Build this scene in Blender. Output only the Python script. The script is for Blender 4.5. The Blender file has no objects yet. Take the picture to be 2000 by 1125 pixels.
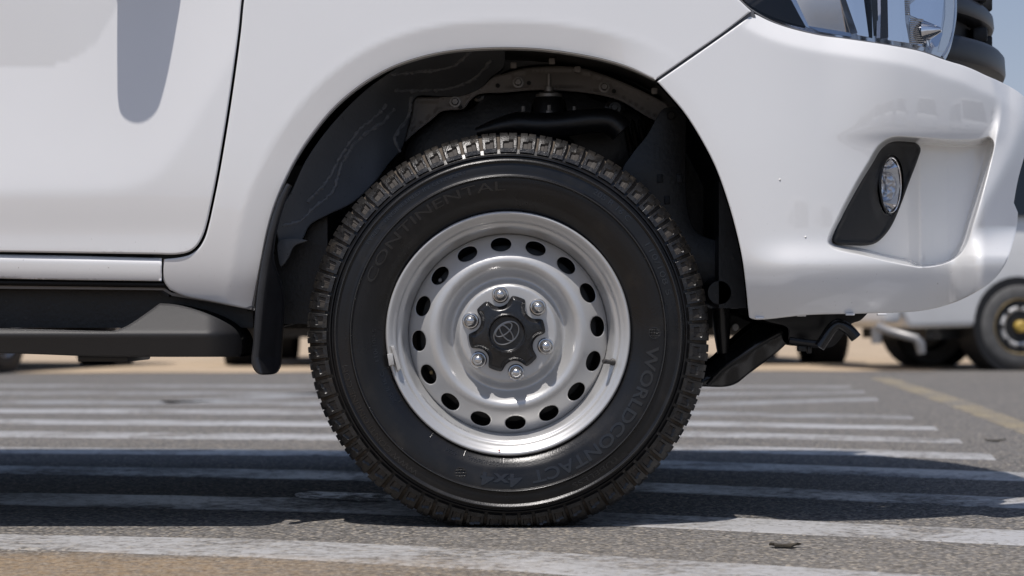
import bpy, bmesh, math, random
import numpy as np
from mathutils import Vector, Matrix, noise as mnoise
from mathutils.geometry import delaunay_2d_cdt
random.seed(7)
R = math.radians
sc = bpy.context.scene
COL = sc.collection

# ------------------------------------------------------------------ camera
S, D, HY = 1073.0, 3.6, 625.0      # picture units per metre at the wheel face, distance to it, horizon row
ZC = 0.3775                        # lens height
cam = bpy.data.cameras.new('camera')
co = bpy.data.objects.new('camera', cam); COL.objects.link(co)
co.location = (0, -D, ZC); co.rotation_euler = (R(90), 0, 0)
cam.sensor_width = 36; cam.lens = 36*D*S/2000; cam.shift_y = 62.5/2000
cam.clip_start = .05; cam.clip_end = 2000
cam.dof.use_dof = True; cam.dof.focus_distance = D - .02; cam.dof.aperture_fstop = 5.0
sc.camera = co

# ------------------------------------------------------------------ light
w = bpy.data.worlds.new('World'); sc.world = w; w.use_nodes = True
nt = w.node_tree; bg = nt.nodes['Background']
sky = nt.nodes.new('ShaderNodeTexSky'); sky.sky_type = 'NISHITA'; sky.sun_disc = False
SUN = Vector((-.17, -.33, .943)).normalized()
sky.sun_elevation = math.asin(SUN.z); sky.sun_rotation = math.atan2(SUN.x, SUN.y)
sky.air_density = 1.0; sky.dust_density = 1.4; sky.ozone_density = 5.0
# pale dust haze that thickens towards the horizon, the same all the way round
_tc = nt.nodes.new('ShaderNodeTexCoord'); _sx = nt.nodes.new('ShaderNodeSeparateXYZ'); nt.links.new(_tc.outputs['Generated'], _sx.inputs[0])
_m1 = nt.nodes.new('ShaderNodeMath'); _m1.operation = 'MULTIPLY'; nt.links.new(_sx.outputs['Z'], _m1.inputs[0]); _m1.inputs[1].default_value = -5.0
_m2 = nt.nodes.new('ShaderNodeMath'); _m2.operation = 'EXPONENT'; nt.links.new(_m1.outputs[0], _m2.inputs[0])
_m3 = nt.nodes.new('ShaderNodeMath'); _m3.operation = 'MULTIPLY'; _m3.use_clamp = True; nt.links.new(_m2.outputs[0], _m3.inputs[0]); _m3.inputs[1].default_value = .85
_mx = nt.nodes.new('ShaderNodeMix'); _mx.data_type = 'RGBA'; nt.links.new(_m3.outputs[0], _mx.inputs['Factor']); nt.links.new(sky.outputs[0], _mx.inputs['A'])
_mx.inputs['B'].default_value = (5.8, 6.0, 7.2, 1)
nt.links.new(_mx.outputs['Result'], bg.inputs[0]); bg.inputs[1].default_value = .09
sl = bpy.data.lights.new('sun', 'SUN'); sl.energy = 4.0; sl.angle = R(.5); sl.color = (1, .95, .905)
so = bpy.data.objects.new('sun', sl); COL.objects.link(so)
so.rotation_euler = SUN.to_track_quat('Z', 'Y').to_euler(); so.location = (0, 0, 8)
sc.view_settings.view_transform = 'Standard'; sc.view_settings.look = 'None'
sc.view_settings.exposure = -.03; sc.view_settings.gamma = 1; sc.view_settings.use_curve_mapping = False
sc.render.engine = 'CYCLES'
sc.cycles.use_denoising = True
sc.cycles.max_bounces = 8

# ------------------------------------------------------------------ placing
def W(px, py, y=0.0):
    k = 1 + y/D
    return Vector(((px-1000)/S*k, y, ZC + (HY-py)/S*k))
def G(px, py, z=0.0):              # where the ground (height z) shows at that spot of the photograph
    k = (ZC-z)*S/(py-HY)
    return Vector(((px-1000)/S*k, D*(k-1), z))
MM = 1/S                            # one picture unit at the wheel face in metres

# ------------------------------------------------------------------ materials
MATS = {}
def mat(name, col=(.5, .5, .5), rough=.5, metal=0, coat=0, spec=.5, vary=0, vscale=30, bump=0, bscale=200, col2=None, c2scale=8, c2lo=.5, c2hi=.65, emis=None, coatr=.03, rvary=0):
    m = bpy.data.materials.new(name); m.use_nodes = True; n = m.node_tree
    b = n.nodes['Principled BSDF']
    b.inputs['Base Color'].default_value = (*col, 1); b.inputs['Roughness'].default_value = rough
    b.inputs['Metallic'].default_value = metal; b.inputs['Coat Weight'].default_value = coat
    b.inputs['Coat Roughness'].default_value = coatr; b.inputs['Specular IOR Level'].default_value = spec
    tc = n.nodes.new('ShaderNodeTexCoord')
    src = None
    if vary or col2:
        cc = n.nodes.new('ShaderNodeRGB'); cc.outputs[0].default_value = (*col, 1); src = cc.outputs[0]
        if col2:
            t = n.nodes.new('ShaderNodeTexNoise'); t.inputs['Scale'].default_value = c2scale; t.inputs['Detail'].default_value = 8
            t.inputs['Roughness'].default_value = .65
            n.links.new(tc.outputs['Object'], t.inputs['Vector'])
            mr = n.nodes.new('ShaderNodeMapRange'); mr.inputs['From Min'].default_value = c2lo; mr.inputs['From Max'].default_value = c2hi
            n.links.new(t.outputs['Fac'], mr.inputs['Value'])
            mx = n.nodes.new('ShaderNodeMix'); mx.data_type = 'RGBA'
            n.links.new(mr.outputs[0], mx.inputs['Factor']); n.links.new(src, mx.inputs['A']); mx.inputs['B'].default_value = (*col2, 1)
            src = mx.outputs['Result']
        if vary:
            t = n.nodes.new('ShaderNodeTexNoise'); t.inputs['Scale'].default_value = vscale; t.inputs['Detail'].default_value = 6
            n.links.new(tc.outputs['Object'], t.inputs['Vector'])
            mr = n.nodes.new('ShaderNodeMapRange'); mr.inputs['From Min'].default_value = .25; mr.inputs['From Max'].default_value = .75
            mr.inputs['To Min'].default_value = 1-vary; mr.inputs['To Max'].default_value = 1+vary
            n.links.new(t.outputs['Fac'], mr.inputs['Value'])
            mu = n.nodes.new('ShaderNodeVectorMath'); mu.operation = 'SCALE'
            n.links.new(src, mu.inputs[0]); n.links.new(mr.outputs[0], mu.inputs['Scale']); src = mu.outputs[0]
        n.links.new(src, b.inputs['Base Color'])
    if rvary:
        t = n.nodes.new('ShaderNodeTexNoise'); t.inputs['Scale'].default_value = 12; t.inputs['Detail'].default_value = 7
        n.links.new(tc.outputs['Object'], t.inputs['Vector'])
        mr = n.nodes.new('ShaderNodeMapRange'); mr.inputs['From Min'].default_value = .3; mr.inputs['From Max'].default_value = .7
        mr.inputs['To Min'].default_value = rough-rvary; mr.inputs['To Max'].default_value = rough+rvary
        n.links.new(t.outputs['Fac'], mr.inputs['Value']); n.links.new(mr.outputs[0], b.inputs['Roughness'])
    if bump:
        t = n.nodes.new('ShaderNodeTexNoise'); t.inputs['Scale'].default_value = bscale; t.inputs['Detail'].default_value = 5
        n.links.new(tc.outputs['Object'], t.inputs['Vector'])
        bp = n.nodes.new('ShaderNodeBump'); bp.inputs['Strength'].default_value = 1; bp.inputs['Distance'].default_value = bump
        n.links.new(t.outputs['Fac'], bp.inputs['Height']); n.links.new(bp.outputs[0], b.inputs['Normal'])
    if emis:
        b.inputs['Emission Color'].default_value = (*emis, 1); b.inputs['Emission Strength'].default_value = 1
    MATS[name] = m
    return m

def glass_mat(name, tint=(1, 1, 1), rough=0.0):
    m = bpy.data.materials.new(name); m.use_nodes = True; n = m.node_tree
    n.nodes.remove(n.nodes['Principled BSDF'])
    out = n.nodes['Material Output']
    tr = n.nodes.new('ShaderNodeBsdfTransparent'); tr.inputs[0].default_value = (*tint, 1)
    gl = n.nodes.new('ShaderNodeBsdfGlossy'); gl.inputs['Roughness'].default_value = rough
    fr = n.nodes.new('ShaderNodeFresnel'); fr.inputs[0].default_value = 1.5
    mx = n.nodes.new('ShaderNodeMixShader')
    n.links.new(fr.outputs[0], mx.inputs[0]); n.links.new(tr.outputs[0], mx.inputs[1]); n.links.new(gl.outputs[0], mx.inputs[2])
    n.links.new(mx.outputs[0], out.inputs[0])
    MATS[name] = m
    return m

# car paint: white enamel under lacquer, a little dust low down in fine specks
def paint_mat():
    m = mat('white_paint', (.80, .795, .785), .42, 0, 1.0, .5, coatr=.025)
    n = m.node_tree; b = n.nodes['Principled BSDF']; b.inputs['Coat IOR'].default_value = 1.72
    tc = n.nodes.new('ShaderNodeTexCoord')
    t = n.nodes.new('ShaderNodeTexNoise'); t.inputs['Scale'].default_value = 190; t.inputs['Detail'].default_value = 2
    n.links.new(tc.outputs['Object'], t.inputs['Vector'])
    t2 = n.nodes.new('ShaderNodeTexNoise'); t2.inputs['Scale'].default_value = 3.5; t2.inputs['Detail'].default_value = 5
    n.links.new(tc.outputs['Object'], t2.inputs['Vector'])
    sx = n.nodes.new('ShaderNodeSeparateXYZ'); n.links.new(tc.outputs['Object'], sx.inputs[0])
    low = n.nodes.new('ShaderNodeMapRange'); low.inputs['From Min'].default_value = .62; low.inputs['From Max'].default_value = .38
    n.links.new(sx.outputs['Z'], low.inputs['Value'])
    sp = n.nodes.new('ShaderNodeMapRange'); sp.inputs['From Min'].default_value = .73; sp.inputs['From Max'].default_value = .79
    n.links.new(t.outputs['Fac'], sp.inputs['Value'])
    mu = n.nodes.new('ShaderNodeMath'); mu.operation = 'MULTIPLY'
    n.links.new(low.outputs[0], mu.inputs[0]); n.links.new(sp.outputs[0], mu.inputs[1])
    mx = n.nodes.new('ShaderNodeMix'); mx.data_type = 'RGBA'
    mx.inputs['A'].default_value = (.80, .795, .785, 1); mx.inputs['B'].default_value = (.22, .19, .15, 1)
    n.links.new(mu.outputs[0], mx.inputs['Factor'])
    mr = n.nodes.new('ShaderNodeMapRange'); mr.inputs['From Min'].default_value = .3; mr.inputs['From Max'].default_value = .7
    mr.inputs['To Min'].default_value = .965; mr.inputs['To Max'].default_value = 1.0
    n.links.new(t2.outputs['Fac'], mr.inputs['Value'])
    sc_ = n.nodes.new('ShaderNodeVectorMath'); sc_.operation = 'SCALE'
    n.links.new(mx.outputs['Result'], sc_.inputs[0]); n.links.new(mr.outputs[0], sc_.inputs['Scale'])
    n.links.new(sc_.outputs[0], b.inputs['Base Color'])
    return m
PAINT = paint_mat()
GAP = mat('gap_black', (.008, .008, .009), .6)
RUBBER = mat('tyre_rubber', (.0075, .0072, .0076), .32, spec=.45, vary=.35, vscale=14, bump=.00025, bscale=420, rvary=.09, col2=(.022, .019, .016), c2scale=16, c2lo=.54, c2hi=.78)
TREAD = mat('tread_rubber', (.012, .0112, .0108), .36, spec=.6, vary=.5, vscale=120, bump=.0008, bscale=330, rvary=.1, col2=(.036, .030, .024), c2scale=38, c2lo=.5, c2hi=.72)
POCK = mat('pocket_rubber', (.045, .038, .032), .7, vary=.3, vscale=90, bump=.0005, bscale=260)
DUSTR = mat('dusty_rubber', (.080, .064, .049), .8, vary=.35, vscale=60, bump=.0005, bscale=260)
RIBM = mat('rib_rubber', (.02, .019, .018), .26, spec=.8)
LETTER = mat('letter_rubber', (.0125, .012, .0125), .25, spec=.7, bump=.0002, bscale=500)
STEEL = mat('silver_wheel_paint', (.55, .545, .535), .36, .45, .15, vary=.03, vscale=40, coatr=.15, col2=(.46, .44, .41), c2scale=60, c2lo=.62, c2hi=.85)
CHROME = mat('chrome', (.92, .92, .93), .06, 1.0)
CHROMER = mat('chrome_satin', (.7, .7, .71), .16, 1.0)
BADGE = mat('badge_metal', (.28, .275, .27), .28, .9)
NUT = mat('nut_metal', (.62, .615, .61), .24, .9, vary=.1, vscale=150)
CAP = mat('hub_cap_black', (.013, .013, .014), .25, spec=.55, bump=.00012, bscale=900, vary=.3, vscale=120, col2=(.030, .028, .025), c2scale=70, c2lo=.62, c2hi=.8)
BLACKP = mat('black_plastic', (.012, .012, .013), .5, spec=.35, vary=.15, vscale=90, bump=.00015, bscale=900)
STEPP = mat('step_plastic', (.022, .021, .021), .52, vary=.22, vscale=420, bump=.00035, bscale=1100)
SEALG = mat('lens_edge_grey', (.12, .12, .125), .3, spec=.6)
GRILLE = mat('grille_black', (.010, .010, .012), .4, vary=.2, vscale=60)
FLAP = mat('flap_rubber', (.022, .022, .024), .3, spec=.55, vary=.2, vscale=40)
GLOSSB = mat('gloss_black', (.012, .012, .013), .22, spec=.5, vary=.3, vscale=40)
UNDER = mat('underbody_black', (.007, .007, .008), .4, vary=.5, vscale=25, bump=.0006, bscale=120, col2=(.05, .043, .035), c2scale=60, c2lo=.64, c2hi=.74)
APRON = mat('grey_undercoat', (.095, .10, .108), .55, vary=.12, vscale=14, bump=.0004, bscale=170, col2=(.02, .02, .02), c2scale=115, c2lo=.665, c2hi=.70)
SEAL = mat('seam_sealer', (.165, .17, .18), .6, bump=.0025, bscale=95, vary=.2, vscale=80)
RAIL = mat('grey_primer', (.235, .22, .21), .5, vary=.12, vscale=20, bump=.0003, bscale=90)
BOLT = mat('bolt_steel', (.30, .29, .28), .45, .6, vary=.2, vscale=300)
VALVE = mat('valve_rubber', (.05, .045, .042), .45)
LEAD = mat('wheel_weight_zinc', (.50, .49, .47), .5, .35, vary=.15, vscale=200)
YELLOWD = mat('paint_dot', (.75, .74, .70), .5)
REDD = mat('red_dot', (.5, .03, .03), .5)
GLASSD = mat('dark_glass', (.012, .015, .018), .06, spec=.6)
FOGG = mat('fog_glass', (.62, .64, .68), .12, .7, spec=.7)
LENS = glass_mat('clear_lens', (.97, .975, .985))
PALEW = mat('van_white', (.74, .74, .73), .4, 0, .6, vary=.05, vscale=4)
SILV = mat('car_silver', (.45, .46, .48), .35, .5, .6)
DKCAR = mat('car_dark', (.03, .032, .036), .3, 0, .7)
TYREF = mat('far_tyre', (.022, .021, .021), .7, vary=.3, vscale=20)
YHUB = mat('yellow_hub', (.50, .34, .07), .5)
BRASS = mat('rim_gold', (.34, .26, .13), .5, .4, vary=.3, vscale=30)
HUBS = mat('hub_grey', (.66, .65, .63), .4, .3)
REDL = mat('tail_lamp_red', (.35, .01, .01), .2)

# ------------------------------------------------------------------ object helpers
def link(name, me, m, parent=None):
    o = bpy.data.objects.new(name, me); COL.objects.link(o)
    if m is not None:
        for q in (m if isinstance(m, (list, tuple)) else [m]): me.materials.append(q)
    if parent is not None:
        o.parent = parent
        p = Vector((0, 0, 0)); q = parent
        while q is not None: p += q.location; q = q.parent
        o.location = -p
    return o
def obj(name, v, f, m, parent=None, smooth=30, normals=None, mi=None):
    me = bpy.data.meshes.new(name)
    me.from_pydata([tuple(x) for x in v], [], [tuple(x) for x in f])
    if mi is not None: me.polygons.foreach_set('material_index', np.asarray(mi, dtype=np.int32))
    if smooth:
        me.polygons.foreach_set('use_smooth', np.ones(len(me.polygons), dtype=bool))
        if normals is not None: me.normals_split_custom_set_from_vertices([tuple(x) for x in normals])
        else: me.set_sharp_from_angle(angle=R(smooth))
    me.update()
    return link(name, me, m, parent)
def empty(name, loc=(0, 0, 0), parent=None):
    o = bpy.data.objects.new(name, None); COL.objects.link(o); o.location = loc; o.empty_display_size = .2
    if parent is not None: o.parent = parent
    return o
def tag(o, label=None, cat=None, group=None, kind=None):
    for k, v in (('label', label), ('category', cat), ('group', group), ('kind', kind)):
        if v: o[k] = v
    return o
class MB:
    def __init__(s): s.v = []; s.f = []; s.mi = []
    def add(s, v, f, mi=0):
        b = len(s.v); s.v += [tuple(x) for x in v]; s.f += [tuple(i+b for i in q) for q in f]; s.mi += [mi]*len(f)
    def box(s, c, d, rot=None, bev=0, mi=0):
        bm = bmesh.new(); bmesh.ops.create_cube(bm, size=1)
        for q in bm.verts: q.co = Vector((q.co.x*d[0], q.co.y*d[1], q.co.z*d[2]))
        if bev: bmesh.ops.bevel(bm, geom=bm.edges[:], offset=bev, segments=2, profile=.5, affect='EDGES')
        s.bm(bm, Matrix.Translation(c) @ (rot if rot else Matrix()), mi)
    def bm(s, bm, M=None, mi=0):
        bm.verts.index_update()
        s.add([(M @ q.co) if M else q.co for q in bm.verts], [[q.index for q in f.verts] for f in bm.faces], mi); bm.free()
    def lathe(s, prof, c, axis=(0, 1, 0), n=48, sx=1.0, up=(0, 0, 1), closed=False, mi=0):
        # prof: (radius, distance along the axis)
        a = Vector(axis).normalized(); u = Vector(up); u = (u - a*u.dot(a)).normalized(); t = u.cross(a)
        c = Vector(c); v = []; f = []; k = len(prof)
        for i in range(n):
            th = 2*math.pi*i/n; d = t*(math.cos(th)*sx)+u*math.sin(th)
            for r, h in prof: v.append(c + d*r + a*h)
        for i in range(n):
            j = (i+1) % n
            for q in range(k if closed else k-1):
                q2 = (q+1) % k
                f.append((i*k+q, j*k+q, j*k+q2, i*k+q2))
        s.add(v, f, mi)
    def tube(s, pts, r, n=10, cap=True, mi=0):
        pts = [Vector(p) for p in pts]; k = len(pts); v = []; f = []
        rs = r if isinstance(r, (list, tuple)) else [r]*k
        prev = None
        for i, p in enumerate(pts):
            t = (pts[min(i+1, k-1)]-pts[max(i-1, 0)]).normalized()
            if prev is None: u = t.orthogonal().normalized()
            else: u = (prev - t*prev.dot(t)).normalized()
            prev = u; b = t.cross(u)
            for j in range(n):
                th = 2*math.pi*j/n; v.append(p + (u*math.cos(th)+b*math.sin(th))*rs[i])
        for i in range(k-1):
            for j in range(n):
                q = (j+1) % n; f.append((i*n+j, i*n+q, (i+1)*n+q, (i+1)*n+j))
        if cap: f.append(tuple(range(n-1, -1, -1))); f.append(tuple(range((k-1)*n, k*n)))
        s.add(v, f, mi)
    def obj(s, name, m, parent=None, smooth=35): return obj(name, s.v, s.f, m, parent, smooth, None, s.mi if isinstance(m, (list, tuple)) else None)

def smooth_line(pts, step=6, closed=False):
    """Catmull-Rom through pts; a point given as (x, y, 1) is a corner."""
    P = [np.array(p[:2], float) for p in pts]; C = [len(p) > 2 and p[2] for p in pts]; n = len(P)
    out = []
    for i in range(n if closed else n-1):
        p1, p2 = P[i], P[(i+1) % n]
        p0 = P[i-1] if (i > 0 or closed) and not C[i] else p1
        p3 = P[(i+2) % n] if (i+2 < n or closed) and not C[(i+1) % n] else p2
        L = np.linalg.norm(p2-p1); m = max(1, int(round(L/step)))
        d1 = max(L, 1e-6)**.5; d0 = np.linalg.norm(p1-p0)**.5; d2 = np.linalg.norm(p3-p2)**.5
        m1 = (p2-p1) if d0 < 1e-6 else ((p1-p0)/d0-(p2-p0)/(d0+d1)+(p2-p1)/d1)*d1
        m2 = (p2-p1) if d2 < 1e-6 else ((p2-p1)/d1-(p3-p1)/(d1+d2)+(p3-p2)/d2)*d1
        for j in range(m):
            t = j/m
            out.append(p1*(2*t**3-3*t*t+1)+m1*(t**3-2*t*t+t)+p2*(3*t*t-2*t**3)+m2*(t**3-t*t))
    if not closed: out.append(P[-1])
    return np.array(out)
def seg_dist(X, Y, line, closed=False):
    """distance of points to a polyline"""
    L = np.asarray(line, float); A = L if closed else L[:-1]; B = np.roll(L, -1, 0) if closed else L[1:]
    best = np.full(X.shape, 1e18)
    for a, b in zip(A, B):
        d = b-a; q = d@d
        if q < 1e-12: continue
        t = np.clip(((X-a[0])*d[0]+(Y-a[1])*d[1])/q, 0, 1)
        best = np.minimum(best, (X-a[0]-t*d[0])**2+(Y-a[1]-t*d[1])**2)
    return np.sqrt(best)
def inside(X, Y, poly):
    r = np.zeros(X.shape, bool); P = np.asarray(poly); Q = np.roll(P, -1, 0)
    for a, b in zip(P, Q):
        if a[1] == b[1]: continue
        c = ((a[1] > Y) != (b[1] > Y)) & (X < (b[0]-a[0])*(Y-a[1])/(b[1]-a[1])+a[0])
        r ^= c
    return r
def sp(x, w): return w*np.logaddexp(0, np.clip(x/w, -60, 60))
def ss(x, a, b):
    t = np.clip((x-a)/(b-a), 0, 1); return t*t*(3-2*t)
def T(deg): return math.tan(R(deg))*MM     # depth per picture unit for a tilt in degrees

def sheet(outline, F, spacing, er=4.0, holes=(), ring=(1.2, 2.6, 4.4), to=None, flange=.02, fx=(0, 1), er_depth=None, zone=None):
    """Pressed panel: outline (picture units of the wheel plane) filled with a fine mesh on depth field F, rounded edge, turned-in flange."""
    to = to or W
    loops = [np.asarray(outline)]+[np.asarray(h) for h in holes]
    erd = er_depth if er_depth is not None else er
    def edge(X, Y):
        d = np.full(X.shape, 1e9)
        for l in loops: d = np.minimum(d, seg_dist(X, Y, l, True))
        return d
    def FF(X, Y):
        y = F(X, Y)
        if er > 0:
            d = np.clip(edge(X, Y), 0, er)
            y = y + (erd - erd*np.sqrt(np.clip(1-((er-d)/er)**2, 0, 1)))*MM
        return y
    pts = [l for l in loops]
    main = loops[0]
    def ok(X, Y):
        r = inside(X, Y, loops[0])
        for h in loops[1:]: r &= ~inside(X, Y, h)
        return r
    if er > 0:
        for l in loops:
            t = np.roll(l, -1, 0)-np.roll(l, 1, 0); t /= np.linalg.norm(t, axis=1)[:, None]+1e-9
            nrm = np.stack([-t[:, 1], t[:, 0]], 1)
            for rr in ring:
                for sgn in (1, -1):
                    q = l+nrm*rr*sgn*er/4.4
                    k = ok(q[:, 0], q[:, 1]) & (edge(q[:, 0], q[:, 1]) > rr*er/4.4*.9)
                    pts.append(q[k])
    x0, y0 = main.min(0); x1, y1 = main.max(0)
    gx, gy = np.meshgrid(np.arange(x0, x1, spacing), np.arange(y0, y1, spacing*.87))
    gx[1::2] += spacing/2
    gx = gx.ravel(); gy = gy.ravel()
    k = ok(gx, gy) & (edge(gx, gy) > max(er*1.05, spacing*.5)); g = np.stack([gx[k], gy[k]], 1)
    pts.append(g)
    if zone is not None:            # extra-fine points where the shape turns quickly
        line, halfw, sp2 = zone
        for (ln, hw, s2) in zip(line, halfw, sp2):
            ln = np.asarray(ln); t = np.gradient(ln, axis=0); t /= np.linalg.norm(t, axis=1)[:, None]+1e-9
            for o_ in np.arange(-hw, hw+.01, s2):
                q = ln+np.stack([-t[:, 1], t[:, 0]], 1)*o_
                kk = ok(q[:, 0], q[:, 1]) & (edge(q[:, 0], q[:, 1]) > max(er*1.05, 2)); pts.append(q[kk])
    allp = np.concatenate(pts)
    edges = []; b = 0
    for l in loops:
        n = len(l); edges += [(b+i, b+(i+1) % n) for i in range(n)]; b += n
    vv, ee, ff, *_ = delaunay_2d_cdt([Vector(p) for p in allp], edges, [], 0, 1e-5)
    V = np.array([(p.x, p.y) for p in vv])
    Fc = np.array([f for f in ff if len(f) == 3])
    cen = V[Fc].mean(1); Fc = Fc[ok(cen[:, 0], cen[:, 1])]
    # orient towards the camera (-y)
    a, bb, c = V[Fc[:, 0]], V[Fc[:, 1]], V[Fc[:, 2]]
    cr = (bb[:, 0]-a[:, 0])*(c[:, 1]-a[:, 1])-(bb[:, 1]-a[:, 1])*(c[:, 0]-a[:, 0])
    Fc[cr > 0] = Fc[cr > 0][:, ::-1]
    X, Y = V[:, 0], V[:, 1]; e = .6
    y = FF(X, Y)
    def pos(X, Y, y):
        k = 1+y/D; return np.stack([(X-1000)/S*k, y, ZC+(HY-Y)/S*k], 1)
    P = pos(X, Y, y)
    dx = pos(X+e, Y, FF(X+e, Y))-pos(X-e, Y, FF(X-e, Y)); dy = pos(X, Y+e, FF(X, Y+e))-pos(X, Y-e, FF(X, Y-e))
    N = np.cross(dx, dy); N /= np.linalg.norm(N, axis=1)[:, None]
    V2 = np.array([0, -D, ZC])-P; N[np.sum(N*V2, 1) < 0] *= -1
    vs = [tuple(p) for p in P]; ns = [tuple(q) for q in N]; fs = [tuple(int(i) for i in f) for f in Fc]
    if flange:
        for l in loops:
            n = len(l); yl = FF(l[:, 0], l[:, 1]); p0 = pos(l[:, 0], l[:, 1], yl); p1 = p0+np.array([0, flange, 0])
            t = np.roll(p0, -1, 0)-np.roll(p0, 1, 0); nn = np.cross(t, np.array([0, 1, 0])); nn /= np.linalg.norm(nn, axis=1)[:, None]+1e-9
            area = np.sum(l[:, 0]*np.roll(l[:, 1], -1)-np.roll(l[:, 0], -1)*l[:, 1])
            hole = l is not loops[0]
            sg = 1 if (area < 0) != hole else -1
            # outward normal check
            b0 = len(vs)
            vs += [tuple(q) for q in p0]+[tuple(q) for q in p1]; ns += [tuple(q*sg) for q in nn]*2
            for i in range(n):
                j = (i+1) % n; fs.append((b0+i, b0+j, b0+n+j, b0+n+i))
    return vs, fs, ns
def panel(name, outline, F, spacing, m, parent, **kw):
    v, f, n = sheet(outline, F, spacing, **kw)
    return obj(name, v, f, m, parent, normals=n)
def plate(name, outline, y, thick, m, parent=None, bev=2.0, ycol=None):
    """flat pressed plate cut to an outline; ycol(px,py) may tilt it"""
    bm = bmesh.new()
    L = [(p[0], p[1]) for p in outline]
    yy = (lambda a, b: y+ycol(a, b)) if ycol else (lambda a, b: y)
    vs = [bm.verts.new(W(a, b, yy(a, b))) for a, b in L]
    f = bm.faces.new(vs)
    r = bmesh.ops.extrude_face_region(bm, geom=[f])
    ev = [q for q in r['geom'] if isinstance(q, bmesh.types.BMVert)]
    for q in ev: q.co.y += thick
    bmesh.ops.recalc_face_normals(bm, faces=bm.faces[:])
    if bev:
        ed = [e for e in bm.edges if all(v in vs for v in e.verts)]
        bmesh.ops.bevel(bm, geom=ed, offset=bev*MM, segments=2, profile=.5, affect='EDGES')
    bmesh.ops.triangulate(bm, faces=[f for f in bm.faces if len(f.verts) > 4])
    mb = MB(); mb.bm(bm)
    return mb.obj(name, m, parent, 30)

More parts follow.
